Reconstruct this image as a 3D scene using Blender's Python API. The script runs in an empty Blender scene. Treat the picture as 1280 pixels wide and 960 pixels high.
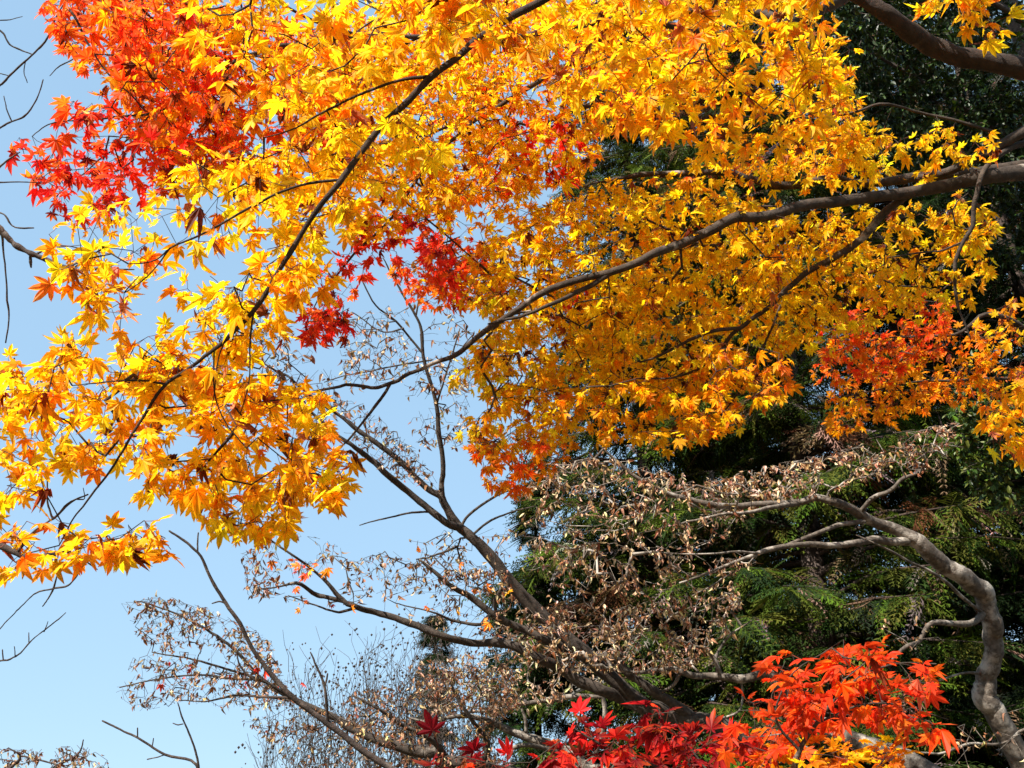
import bpy, math
import numpy as np

# ------------------------------------------------------------------ camera, sky, sun, exposure
scene = bpy.context.scene
C = scene.collection
PITCH = math.radians(30.0)
EYE = np.array([0.0, 0.0, 1.6])
HALF = math.radians(25.0)
F = 640.0 / math.tan(HALF)
cam = bpy.data.cameras.new('camera')
cam.sensor_width = 36.0
cam.lens = 18.0 / math.tan(HALF)
cam.clip_start = 0.05
cam.clip_end = 4000.0
cam_o = bpy.data.objects.new('camera', cam)
cam_o.location = EYE
cam_o.rotation_euler = (math.pi / 2 + PITCH, 0, 0)
C.objects.link(cam_o)
scene.camera = cam_o

SUN_AZ = math.radians(-138.0)      # measured from straight ahead (+y), negative is to the left
SUN_EL = math.radians(41.0)
TO_SUN = np.array([math.sin(SUN_AZ) * math.cos(SUN_EL), math.cos(SUN_AZ) * math.cos(SUN_EL), math.sin(SUN_EL)])
world = bpy.data.worlds.new('World')
scene.world = world
world.use_nodes = True
wn = world.node_tree
sky = wn.nodes.new('ShaderNodeTexSky')
sky.sky_type = 'NISHITA'
sky.sun_disc = False
sky.sun_elevation = SUN_EL
sky.sun_rotation = SUN_AZ
sky.air_density = 1.4
sky.dust_density = 0.3
sky.ozone_density = 1.0
wn.nodes['Background'].inputs['Strength'].default_value = 0.10
veil = wn.nodes.new('ShaderNodeMix')          # flat pale blue mixed over the sky texture to even its gradient
veil.data_type = 'RGBA'
veil.inputs['Factor'].default_value = 0.74
veil.inputs['B'].default_value = (1.42, 2.28, 3.12, 1)
wn.links.new(sky.outputs[0], veil.inputs['A'])
wn.links.new(veil.outputs['Result'], wn.nodes['Background'].inputs['Color'])
sun = bpy.data.lights.new('sun', 'SUN')
sun.energy = 5.0
sun.angle = math.radians(0.5)
sun.color = (1.0, 0.95, 0.87)
sun_o = bpy.data.objects.new('sun', sun)
C.objects.link(sun_o)
from mathutils import Vector
sun_o.rotation_euler = Vector(TO_SUN.tolist()).to_track_quat('Z', 'Y').to_euler()
sun_o.location = (TO_SUN * 60).tolist()

scene.view_settings.view_transform = 'Standard'
scene.view_settings.look = 'None'
scene.view_settings.gamma = 1.0
scene.view_settings.exposure = 1.52
scene.cycles.max_bounces = 10
scene.cycles.diffuse_bounces = 6
scene.cycles.transmission_bounces = 8
scene.cycles.glossy_bounces = 2
scene.cycles.sample_clamp_indirect = 6.0

# ------------------------------------------------------------------ helpers
FWD = np.array([0, math.cos(PITCH), math.sin(PITCH)])
RIGHT = np.array([1.0, 0, 0])
UP = np.array([0, -math.sin(PITCH), math.cos(PITCH)])
ZUP = np.array([0, 0, 1.0])


def at(px, py, d):
    """A point of the place seen in the direction (px, py) of a 1280 x 960 picture, d metres along the view."""
    px = np.asarray(px, float); py = np.asarray(py, float); d = np.asarray(d, float)
    return EYE + d[..., None] * (FWD + ((px - 640) / F)[..., None] * RIGHT + ((480 - py) / F)[..., None] * UP)


def unit(v):
    return v / np.maximum(np.linalg.norm(v, axis=-1, keepdims=True), 1e-9)


class Buf:
    """Collects vertices, faces and per-vertex attributes of one mesh."""
    def __init__(self):
        self.v, self.q, self.t, self.c, self.a = [], [], [], [], []
        self.n = 0

    def add(self, v, quads=None, tris=None, col=None, vein=None):
        v = np.asarray(v, float).reshape(-1, 3)
        if quads is not None and len(quads): self.q.append(np.asarray(quads, np.int64).reshape(-1, 4) + self.n)
        if tris is not None and len(tris): self.t.append(np.asarray(tris, np.int64).reshape(-1, 3) + self.n)
        self.v.append(v)
        if col is not None: self.c.append(np.asarray(col, float).reshape(-1, 3))
        if vein is not None: self.a.append(np.asarray(vein, float).reshape(-1))
        self.n += len(v)

    def build(self, name, mat, parent=None, origin=(0, 0, 0), smooth=False):
        me = bpy.data.meshes.new(name)
        v = np.concatenate(self.v) - np.asarray(origin, float)
        q = np.concatenate(self.q) if self.q else np.zeros((0, 4), np.int64)
        t = np.concatenate(self.t) if self.t else np.zeros((0, 3), np.int64)
        loops = np.concatenate([q.ravel(), t.ravel()])
        me.vertices.add(len(v)); me.vertices.foreach_set('co', v.astype(np.float32).ravel())
        me.loops.add(len(loops)); me.loops.foreach_set('vertex_index', loops.astype(np.int32))
        me.polygons.add(len(q) + len(t))
        start = np.concatenate([np.arange(len(q)) * 4, len(q) * 4 + np.arange(len(t)) * 3])
        me.polygons.foreach_set('loop_start', start.astype(np.int32))
        me.polygons.foreach_set('use_smooth', np.full(len(start), smooth))
        if self.c:
            at_ = me.attributes.new('col', 'FLOAT_COLOR', 'POINT')
            c = np.concatenate(self.c)
            at_.data.foreach_set('color', np.c_[c, np.ones(len(c))].astype(np.float32).ravel())
        if self.a:
            at_ = me.attributes.new('vein', 'FLOAT', 'POINT')
            at_.data.foreach_set('value', np.concatenate(self.a).astype(np.float32))
        me.materials.append(mat)
        me.update(calc_edges=True)
        me.validate()
        o = bpy.data.objects.new(name, me)
        C.objects.link(o)
        if parent is not None: o.parent = parent
        return o


def catmull(p, per):
    """Smooth curve through p (chord-length tangents, so uneven spacing does not overshoot)."""
    p = np.asarray(p, float)
    t = np.linspace(0, 1, per, endpoint=False)[:, None]
    if len(p) < 3:
        return np.vstack([p[0] * (1 - t) + p[-1] * t, p[-1:]])
    h = np.maximum(np.linalg.norm(np.diff(p[:, :3], axis=0), axis=1), 1e-6)[:, None]
    s = np.diff(p, axis=0) / h
    m = np.vstack([s[:1], (s[1:] * h[:-1] + s[:-1] * h[1:]) / (h[:-1] + h[1:]), s[-1:]])
    out = []
    for i in range(len(p) - 1):
        t2, t3 = t * t, t ** 3
        out.append((2 * t3 - 3 * t2 + 1) * p[i] + (t3 - 2 * t2 + t) * h[i] * m[i] + (3 * t2 - 2 * t3) * p[i + 1] + (t3 - t2) * h[i] * m[i + 1])
    out.append(p[-1:])
    return np.vstack(out)


def tube(buf, pts, rad, sides=6, rng=None, lump=0.0):
    pts = np.asarray(pts, float); n = len(pts)
    if n < 2: return
    tan = unit(np.gradient(pts, axis=0))
    ref = np.array([0.31, 0.17, 0.93]) if abs(tan[0, 2]) < .8 else np.array([.9, .3, .1])
    u = np.cross(tan, ref)
    bad = np.linalg.norm(u, axis=1) < .15
    u[bad] = np.cross(tan[bad], [0.8, -0.55, 0.2])
    u = unit(u)
    for i in range(1, n):                                  # keep the frames from twisting
        w = u[i - 1] - tan[i] * np.dot(u[i - 1], tan[i])
        l = np.linalg.norm(w)
        if l > 1e-4: u[i] = w / l
    w = np.cross(tan, u)
    ang = np.arange(sides) * 2 * math.pi / sides
    r = np.asarray(rad, float)[:, None] * np.ones((n, sides))
    if lump and rng is not None:
        a_ = rng.normal(size=(n, 1)); b_ = rng.normal(size=(n, sides))
        a_ = (a_ + np.roll(a_, 1, 0) + np.roll(a_, -1, 0)) / 1.73
        b_ = (b_ + np.roll(b_, 1, 0) + np.roll(b_, -1, 0) + np.roll(b_, 1, 1) + np.roll(b_, -1, 1)) / 2.24
        r = r * np.clip(1 + lump * a_ * .8 + lump * b_ * .8, .6, 1.6)
    v = pts[:, None] + r[..., None] * (np.cos(ang)[None, :, None] * u[:, None] + np.sin(ang)[None, :, None] * w[:, None])
    i = np.arange(n - 1)[:, None] * sides; j = np.arange(sides)[None]; k = (j + 1) % sides
    quads = np.stack([i + j, i + k, i + sides + k, i + sides + j], -1).reshape(-1, 4)
    tip = pts[-1] + tan[-1] * r[-1].mean()
    v = np.vstack([v.reshape(-1, 3), tip])
    e = (n - 1) * sides
    tris = [(e + a, e + (a + 1) % sides, n * sides) for a in range(sides)]
    buf.add(v, quads, tris)


# ------------------------------------------------------------------ materials
def new_mat(name):
    m = bpy.data.materials.new(name); m.use_nodes = True
    nt = m.node_tree
    for n in list(nt.nodes): nt.nodes.remove(n)
    return m, nt


def leaf_mat(name, through=0.5, rough=0.45, spec=0.4, gain=1.0, vein_dark=0.62, spots=.85):
    m, nt = new_mat(name)
    N, L = nt.nodes.new, nt.links.new
    out = N('ShaderNodeOutputMaterial'); mix = N('ShaderNodeMixShader'); p = N('ShaderNodeBsdfPrincipled'); tr = N('ShaderNodeBsdfTranslucent')
    a = N('ShaderNodeAttribute'); a.attribute_name = 'col'
    vn = N('ShaderNodeAttribute'); vn.attribute_name = 'vein'
    tc = N('ShaderNodeTexCoord'); noise = N('ShaderNodeTexNoise'); noise.inputs['Scale'].default_value = 55; noise.inputs['Detail'].default_value = 3
    L(tc.outputs['Object'], noise.inputs['Vector'])
    rmp = N('ShaderNodeMapRange'); rmp.inputs[1].default_value = .3; rmp.inputs[2].default_value = .72; rmp.inputs[3].default_value = .72; rmp.inputs[4].default_value = 1.15
    L(noise.outputs['Fac'], rmp.inputs[0])
    vr = N('ShaderNodeMapRange'); vr.inputs[1].default_value = .86; vr.inputs[2].default_value = .97; vr.inputs[3].default_value = 1.0; vr.inputs[4].default_value = vein_dark
    L(vn.outputs['Fac'], vr.inputs[0])
    mul = N('ShaderNodeMath'); mul.operation = 'MULTIPLY'; L(rmp.outputs[0], mul.inputs[0]); L(vr.outputs[0], mul.inputs[1])
    sc = N('ShaderNodeVectorMath'); sc.operation = 'SCALE'; L(a.outputs['Color'], sc.inputs[0]); L(mul.outputs[0], sc.inputs['Scale'])
    sp = N('ShaderNodeTexNoise'); sp.inputs['Scale'].default_value = 150; sp.inputs['Detail'].default_value = 1; L(tc.outputs['Object'], sp.inputs['Vector'])
    sr = N('ShaderNodeMapRange'); sr.inputs[1].default_value = .69; sr.inputs[2].default_value = .75; sr.inputs[4].default_value = spots; L(sp.outputs['Fac'], sr.inputs[0])
    sm = N('ShaderNodeMix'); sm.data_type = 'RGBA'; L(sr.outputs[0], sm.inputs['Factor']); L(sc.outputs[0], sm.inputs['A']); sm.inputs['B'].default_value = (.13, .045, .02, 1)
    # petioles carry vein = -1
    less = N('ShaderNodeMath'); less.operation = 'LESS_THAN'; L(vn.outputs['Fac'], less.inputs[0]); less.inputs[1].default_value = -.5
    mc = N('ShaderNodeMix'); mc.data_type = 'RGBA'; L(less.outputs[0], mc.inputs['Factor']); L(sm.outputs['Result'], mc.inputs['A']); mc.inputs['B'].default_value = (.22, .05, .025, 1)
    L(mc.outputs['Result'], p.inputs['Base Color']); p.inputs['Roughness'].default_value = rough; p.inputs['Specular IOR Level'].default_value = spec
    g = N('ShaderNodeVectorMath'); g.operation = 'SCALE'; g.inputs['Scale'].default_value = gain; L(mc.outputs['Result'], g.inputs[0])
    L(g.outputs[0], tr.inputs['Color'])
    mix.inputs[0].default_value = through
    L(p.outputs[0], mix.inputs[1]); L(tr.outputs[0], mix.inputs[2]); L(mix.outputs[0], out.inputs['Surface'])
    return m


def bark_mat(name, dark, light, patch, amount=.45, scale=9.0):
    m, nt = new_mat(name)
    N, L = nt.nodes.new, nt.links.new
    out = N('ShaderNodeOutputMaterial'); p = N('ShaderNodeBsdfPrincipled'); p.inputs['Roughness'].default_value = .85; p.inputs['Specular IOR Level'].default_value = .25
    tc = N('ShaderNodeTexCoord')
    n1 = N('ShaderNodeTexNoise'); n1.inputs['Scale'].default_value = scale * 5; n1.inputs['Detail'].default_value = 6
    n2 = N('ShaderNodeTexNoise'); n2.inputs['Scale'].default_value = scale; n2.inputs['Detail'].default_value = 5; n2.inputs['Roughness'].default_value = .65
    L(tc.outputs['Object'], n1.inputs['Vector']); L(tc.outputs['Object'], n2.inputs['Vector'])
    r1 = N('ShaderNodeValToRGB'); r1.color_ramp.elements[0].position = .33; r1.color_ramp.elements[1].position = .68
    r1.color_ramp.elements[0].color = (*dark, 1); r1.color_ramp.elements[1].color = (*light, 1)
    L(n1.outputs['Fac'], r1.inputs[0])
    r2 = N('ShaderNodeMapRange'); r2.inputs[1].default_value = 1 - amount - .06; r2.inputs[2].default_value = 1 - amount + .06
    L(n2.outputs['Fac'], r2.inputs[0])
    mx = N('ShaderNodeMix'); mx.data_type = 'RGBA'; L(r2.outputs[0], mx.inputs['Factor']); L(r1.outputs[0], mx.inputs['A']); mx.inputs['B'].default_value = (*patch, 1)
    L(mx.outputs['Result'], p.inputs['Base Color'])
    bp = N('ShaderNodeBump'); bp.inputs['Strength'].default_value = .8; bp.inputs['Distance'].default_value = .008
    n3 = N('ShaderNodeTexNoise'); n3.inputs['Scale'].default_value = scale * 14; n3.inputs['Detail'].default_value = 6; n3.inputs['Roughness'].default_value = .7; L(tc.outputs['Object'], n3.inputs['Vector'])
    L(n3.outputs['Fac'], bp.inputs['Height']); L(bp.outputs[0], p.inputs['Normal'])
    L(p.outputs[0], out.inputs['Surface'])
    return m


M_LEAF = leaf_mat('maple leaf', .60, .5, .18, 1.28, .70)
M_DRY = leaf_mat('withered leaf', .22, .6, .3)
M_GREEN = leaf_mat('evergreen leaf', .12, .45, .22)
M_NEEDLE = leaf_mat('cypress spray', .22, .7, .08)
M_BARK_MAPLE = bark_mat('maple bark', (.024, .016, .011), (.060, .042, .030), (.34, .285, .23), .34, 6)  # pale patches mix lichen with painted sunlit white on the boughs
M_BARK_NEAR = bark_mat('shaded maple bark', (.020, .012, .008), (.045, .028, .019), (.09, .065, .048), .34, 7)  # darkened so the near bough carries its shade in the bark colour
M_BARK_DARK = bark_mat('dark bark', (.028, .020, .017), (.075, .055, .045), (.16, .13, .11), .36, 9)
M_BARK_GREY = bark_mat('grey smooth bark', (.05, .038, .029), (.125, .10, .078), (.31, .27, .225), .44, 7)
M_BARK_MID = bark_mat('brown grey bark', (.026, .019, .015), (.068, .052, .040), (.17, .145, .12), .34, 8)
M_BARK_CEDAR = bark_mat('cedar bark', (.022, .014, .010), (.055, .035, .025), (.08, .06, .05), .40, 6)

# ------------------------------------------------------------------ leaf shapes
rngT = np.random.default_rng(11)


def maple_template(curl, fold, jit):
    """Seven pointed lobes fanned from the stalk, the stalk itself behind; stalk foot at the origin."""
    angs = np.radians([-128, -80, -40, 0, 40, 80, 128]) + rngT.normal(size=7) * .06 * jit
    lens = np.array([.40, .74, .94, 1.02, .94, .74, .40]) * (1 + rngT.normal(size=7) * .08 * jit)
    P, V = [np.zeros(3)], [1.0]
    def pt(a, r, z): P.append(np.array([math.sin(a) * r, math.cos(a) * r, z]))
    pt(angs[0] - .35, .10, 0); V.append(0)
    for i in range(7):
        a, l = angs[i], lens[i]
        wd = .32 if 0 < i < 6 else .34
        pt(a - wd, l * .50, fold); V.append(0)
        pt(a - wd * .58, l * .72, fold * .5); V.append(.25)
        pt(a, l, 0); V.append(1)
        pt(a + wd * .58, l * .72, fold * .5); V.append(.25)
        pt(a + wd, l * .50, fold); V.append(0)
        if i < 6:
            pt((a + angs[i + 1]) / 2, .45 * (l + lens[i + 1]) / 2 + .04, fold * .4); V.append(.1)
    pt(angs[6] + .35, .10, 0); V.append(0)
    P = np.array(P); r = np.hypot(P[:, 0], P[:, 1])
    ph = rngT.uniform(0, 6.28, 2)
    P[:, 2] += -curl * r ** 2 + .10 * jit * np.sin(P[:, 0] * 2.4 + ph[0]) + .08 * jit * np.sin(P[:, 1] * 2.6 + ph[1])
    n = len(P)
    T = [(0, i, i + 1) for i in range(1, n - 1)]
    # stalk, a thin three sided rod curving back from the blade
    S = np.array([[0, 0, 0], [0, -.42, .05], [.03, -.85, .16]]); w = .017
    base = n
    ring = np.array([[w, 0, 0], [-w * .6, 0, w], [-w * .6, 0, -w]])
    SP = np.vstack([s + ring for s in S])
    for k in range(2):
        for j in range(3):
            a, b = base + 3 * k + j, base + 3 * k + (j + 1) % 3
            T += [(a, b, b + 3), (a, b + 3, a + 3)]
    P = np.vstack([P, SP]); V = np.array(V + [-1.0] * 9)
    P = P - S[2]
    return P, np.array(T), V, r.tolist() + [0] * 9


MAPLE = [maple_template(c, f, j) for c, f, j in [(.10, .05, .8), (.22, .07, 1), (.34, .04, 1.2), (.05, .10, 1), (.45, .08, 1.3), (.16, -.05, 1), (-.12, .06, 1), (.28, -.06, 1.2), (.6, .12, 1.6), (.20, .14, 1.7), (-.25, -.08, 1.5), (.4, .16, 1.5)]]
DRIED = [maple_template(c, f, j) for c, f, j in [(.95, .30, 2.2), (1.2, -.25, 2.2), (-.9, .30, 2.0)]]


def oval_template(curl, fold, wd):
    """A stalked oval blade, two rows of quads folded on the midrib."""
    ys = np.array([0, .18, .45, .72, 1.0]); ws = np.array([.02, .75, 1, .72, .02]) * wd
    P, V, T = [], [], []
    for y, w in zip(ys, ws):
        z = -curl * y * y
        P += [(-w, y, z + fold * w), (0, y, z), (w, y, z + fold * w)]; V += [0, .8, 0]
    for i in range(4):
        for j in range(2):
            a = i * 3 + j
            T += [(a, a + 1, a + 4), (a, a + 4, a + 3)]
    return np.array(P, float), np.array(T), np.array(V, float), ys.repeat(3).tolist()


WITHER = [oval_template(c, f, w) for c, f, w in [(.5, 1.0, .24), (.9, 1.4, .22), (-.5, .8, .26), (.2, 1.7, .2), (1.2, .7, .26)]]
OVAL = [oval_template(c, f, w) for c, f, w in [(.15, .3, .24), (.3, .2, .28), (.05, .45, .25)]]


def frond_template(droop, nleaf, ln):
    """A flat feathery conifer spray: a rib with paired side sprigs, each a narrow blade with two smaller ones."""
    P, T, V = [], [], []
    def blade(o, d, l, w, z):
        s = np.array([-d[1], d[0], 0]); b = len(P)
        P.extend([o - s * w * .4, o + d * l * .55 + s * w + [0, 0, z * .4], o + d * l + [0, 0, z], o + d * l * .55 - s * w + [0, 0, z * .4]])
        V.extend([0, .1, .6, .1]); T.extend([(b, b + 1, b + 2), (b, b + 2, b + 3)])
    for k in range(nleaf):
        y = .06 + .90 * k / (nleaf - 1); z = -droop * y * y
        for s in (-1, 1):
            a = math.radians(48 + rngT.uniform(-9, 9)); l = ln * (1.05 - .75 * y) * rngT.uniform(.75, 1.2)
            d = np.array([s * math.sin(a), math.cos(a), 0]); o = np.array([0, y, z])
            blade(o, d, l, .020, -.25 * l)
            for f, s2 in ((.38, -1), (.60, 1)):
                for _ in (0,):
                    a2 = a + s2 * s * .75
                    d2 = np.array([s * math.sin(a2), math.cos(a2), 0])
                    blade(o + d * l * f + [0, 0, -.25 * l * f * f], d2, l * .34, .016, -.05)
    blade(np.zeros(3), np.array([0, 1.0, 0]), 1.0, .012, -droop)
    return np.array(P, float), np.array(T), np.array(V, float), [p[1] for p in P]


FROND = [frond_template(.12, 8, .42), frond_template(.35, 8, .36), frond_template(.55, 9, .30), frond_template(.22, 7, .50)]


def put_leaves(buf, temps, base, ydir, nrm, size, col, rng, tipcol=None):
    n = len(base)
    if n == 0: return
    y = unit(ydir); z = nrm - y * np.sum(nrm * y, 1, keepdims=True); z = unit(z); x = np.cross(y, z)
    pick = rng.integers(0, len(temps), n)
    for k, (P, T, V, r) in enumerate(temps):
        m = np.where(pick == k)[0]
        if not len(m): continue
        R = np.stack([x[m], y[m], z[m]], 1)
        W = base[m][:, None] + size[m][:, None, None] * np.einsum('pk,nkj->npj', P, R)
        nv = len(P)
        tt = (np.arange(len(m))[:, None, None] * nv + T[None]).reshape(-1, 3)
        cc = np.repeat(col[m][:, None], nv, 1)
        if tipcol is not None:
            f = np.clip((np.array(r) - .45) * 1.1, 0, .75)[None, :, None]
            cc = cc * (1 - f) + tipcol[m][:, None] * f
        buf.add(W, None, tt, cc, np.tile(V, len(m)))


COL = dict(ember=(.60, .055, .008), yellow=(.90, .56, .008), lemon=(.92, .66, .014), gold=(.89, .45, .006), amber=(.84, .31, .005), orange=(.76, .19, .010), flame=(.86, .12, .008),
           scarlet=(.82, .052, .012), red=(.74, .024, .018), crimson=(.20, .005, .009), olive=(.46, .33, .03), brown=(.20, .055, .022),  # crimson is a deep red with the low leaves' shade darkened in
           tan=(.40, .235, .115), pale=(.62, .45, .28), rust=(.26, .10, .04), umber=(.13, .065, .035),
           deep=(.009, .021, .006), green=(.019, .039, .006), bright=(.060, .092, .008), olivegreen=(.072, .076, .010), dead=(.16, .095, .06), grey=(.17, .14, .12))
PAL = dict(
    yellow=[('yellow', 6), ('lemon', 3), ('gold', 3.4), ('amber', .6), ('olive', .25)],
    gold=[('yellow', 4.5), ('gold', 5), ('amber', 2), ('lemon', 2), ('orange', .5)],
    amber=[('gold', 2.5), ('amber', 4), ('orange', 2), ('yellow', 1.5)],
    orange=[('orange', 3), ('amber', 3), ('flame', 1.5), ('gold', 1)],
    flame=[('flame', 4), ('scarlet', 2.6), ('orange', 3), ('amber', 1.6), ('gold', .9)],
    red=[('red', 3), ('scarlet', 4), ('crimson', 1), ('flame', 1.6), ('orange', .6)],
    crimson=[('crimson', 6), ('red', 2), ('scarlet', .2)],
    sunny=[('yellow', 5), ('lemon', 2.5), ('gold', 4), ('amber', 1.5), ('orange', .4)],
    deepflame=[('ember', 4), ('scarlet', 2.5), ('flame', 2), ('orange', .8)],
    mixed=[('orange', 2), ('flame', 2), ('amber', 2), ('gold', 2), ('scarlet', 1)],
    mixyellow=[('yellow', 5), ('gold', 3), ('orange', 1.3), ('amber', 1.6), ('flame', .6), ('lemon', 2.5), ('red', .25)],
    wither=[('tan', 4), ('pale', 2.2), ('rust', 2.4), ('umber', 1)],
    witherdark=[('tan', 2), ('pale', 1.2), ('rust', 3), ('umber', 2.5)],
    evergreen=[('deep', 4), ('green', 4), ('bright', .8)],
    evergreenlit=[('green', 4), ('bright', 3), ('olivegreen', 1.5)],  # brighter copy of the evergreen mix, sunlight put into the leaf colour
    cypress=[('deep', 10), ('green', 4), ('bright', .5), ('olivegreen', .4), ('dead', .7), ('grey', .4)],  # mostly deep green: the right-hand conifers' shade is put into the colour
    cypresslit=[('deep', 2), ('green', 4), ('bright', 4), ('olivegreen', 3), ('dead', .8), ('grey', .5)],  # brighter, yellower greens: sunlight on the sprays is put into the colour
)


def colours(pal, n, rng):
    mixw = PAL.get(pal) or [(pal, 1)]
    names = [p[0] for p in mixw]; w = np.array([p[1] for p in mixw], float)
    c = np.array([COL[k] for k in names])[rng.choice(len(names), n, p=w / w.sum())]
    return np.clip(c * np.exp(rng.normal(size=(n, 1)) * .12) * np.exp(rng.normal(size=(n, 3)) * np.array([.03, .12, .1])), 0, .95)


# ------------------------------------------------------------------ growing a limb's twigs through the leafy room around it
def inside(poly, x, y):
    p = np.asarray(poly, float); ok = np.zeros(len(x), bool); j = len(p) - 1
    for i in range(len(p)):
        c = ((p[i, 1] > y) != (p[j, 1] > y)) & (x < (p[j, 0] - p[i, 0]) * (y - p[i, 1]) / (p[j, 1] - p[i, 1] + 1e-12) + p[i, 0])
        ok ^= c; j = i
    return ok


def area(poly):
    p = np.asarray(poly, float); x, y = p[:, 0], p[:, 1]
    return .5 * abs(np.dot(x, np.roll(y, 1)) - np.dot(y, np.roll(x, 1)))


def noise3(p, s, ph):
    q = p * s
    return (np.sin(q[:, 0] * 1.7 + q[:, 1] * .9 + ph) + np.sin(q[:, 1] * 2.1 - q[:, 2] * 1.3 + ph * 2) + np.sin(q[:, 2] * 1.9 + q[:, 0] * 1.1 + ph * 3) + np.sin((q[:, 0] - q[:, 2]) * 2.7 + ph * 5)) / 4


def spray(poly, d0, d1, tau, pal, size=.044, per=(2, 4), gap=-.45, kind='maple', dry=.04, hang=.75, up=.45, sun=.5, cam=.0, rnd=.45, tip=None, gscale=None):
    return dict(poly=poly, d0=d0, d1=d1, tau=tau, pal=pal, size=size, per=per, gap=gap, kind=kind, dry=dry, hang=hang, up=up, sun=sun, cam=cam, rnd=rnd, tip=tip, gscale=gscale)


GROW = dict(maple=1.8, wither=.30, oval=1.0)
SPAN = dict(maple=1.55, wither=.50, oval=.70)


def sample_spray(s, rng):
    poly = np.asarray(s['poly'], float); lo, hi = poly.min(0), poly.max(0)
    dm = (s['d0'] + s['d1']) / 2
    span = SPAN[s['kind']] * s['size'] * F / dm
    fill = .44 * span ** 2 * .55
    n = max(2, int(GROW[s['kind']] * s['tau'] * area(poly) / fill / (sum(s['per']) / 2)))
    pts = np.zeros((0, 3)); ph = rng.uniform(0, 6)
    for _ in range(60):
        x = rng.uniform(lo[0], hi[0], n * 3); y = rng.uniform(lo[1], hi[1], n * 3)
        ok = inside(poly, x, y); x, y = x[ok], y[ok]
        d = rng.uniform(s['d0'], s['d1'], len(x))
        p = at(x, y, d)
        keep = noise3(p, s['gscale'] or 14.0 / dm, ph) > s['gap'] + .12 * rng.normal(size=len(p))
        pts = np.vstack([pts, p[keep]])
        if len(pts) >= n: break
    return pts[:n]


def grow(skel, att, rng, step):
    """skel: nodes already there; att: points to reach. Returns nodes, parents (-1 on the skeleton) and the node index of every reached point."""
    ns = len(skel)
    per = 4
    cap = ns + len(att) * 14 + 10
    X = np.zeros((cap, 3), np.float32); X[:ns] = skel
    D = np.zeros((cap, 3)); par = np.full(cap, -1, int); n = ns
    d0 = np.array([np.min(np.sum((skel - a) ** 2, 1)) for a in att])
    ends = np.zeros(len(att), int)
    for idx in np.argsort(d0):
        a = att[idx]
        dd = np.sum((X[:n] - a) ** 2, 1)
        j = int(np.argmin(dd)); L = math.sqrt(dd[j])
        k = int(min(10, max(1, round(L / step))))
        p0 = X[j].astype(float); v = a - p0
        bend = rng.normal(size=3) * L * .07 + (D[j] * L * .22) + np.array([0, 0, .06 * L])
        prev = j
        for i in range(1, k + 1):
            t = i / k
            q = p0 + v * t + bend * (4 * t * (1 - t)) * .8
            if i < k: q = q + rng.normal(size=3) * step * .07
            X[n] = q; par[n] = prev; D[n] = unit(q - X[prev]); prev = n; n += 1
        ends[idx] = prev
    return X[:n].astype(float), par[:n], D[:n], ends


def twig_tubes(buf, X, par, ns, rmin, rmax, power=.42):
    n = len(X); cnt = np.zeros(n); kids = [[] for _ in range(n)]
    for i in range(n - 1, ns - 1, -1):
        if cnt[i] == 0: cnt[i] = 1
        p = par[i]
        cnt[p] += cnt[i]; kids[p].append(i)
    rad = np.minimum(rmin * np.maximum(cnt, 1) ** power, rmax)
    heads = [(s, c) for s in range(ns) for c in kids[s]]
    while heads:
        s, c = heads.pop()
        ch = [s, c]
        while kids[ch[-1]]:
            ks = sorted(kids[ch[-1]], key=lambda i: -cnt[i])
            for o in ks[1:]: heads.append((ch[-1], o))
            ch.append(ks[0])
        r = rad[ch]; r[0] = r[1]
        tube(buf, X[ch], r, 5 if r[0] > .006 else (4 if r[0] > .0025 else 3))


def thing(name, label, cat, loc, group=None):
    o = bpy.data.objects.new(name, None); C.objects.link(o)
    o.empty_display_size = .3
    o.location = tuple(float(v) for v in loc)
    o['label'] = label; o['category'] = cat
    if group: o['group'] = group
    return o


def path3(path):
    """path: rows (px, py, depth, width in picture pixels) -> points and radii"""
    a = np.asarray(path, float)
    return at(a[:, 0], a[:, 1], a[:, 2]), a[:, 3] * a[:, 2] / F / 2 * .75


def fine(pts, rad, rng, per=5, wob=.012):
    p = catmull(pts, per)
    r = np.maximum(np.interp(np.arange(len(p)) / per, np.arange(len(rad)), rad), .0006)
    k = len(p)
    seg = np.linalg.norm(np.diff(pts, axis=0), axis=1).mean()
    j = rng.normal(size=(k, 3)) * np.minimum(wob * seg, r[:, None] * .4)
    j = (j + np.roll(j, 1, 0) + np.roll(j, -1, 0)) * .6; j[0] = 0
    return p + j, r


GROUPS = dict(maple_tree='maples in autumn leaf', withered_tree='trees holding withered leaves', bare_tree='bare trees', dead_sapling='bare saplings')


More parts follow.
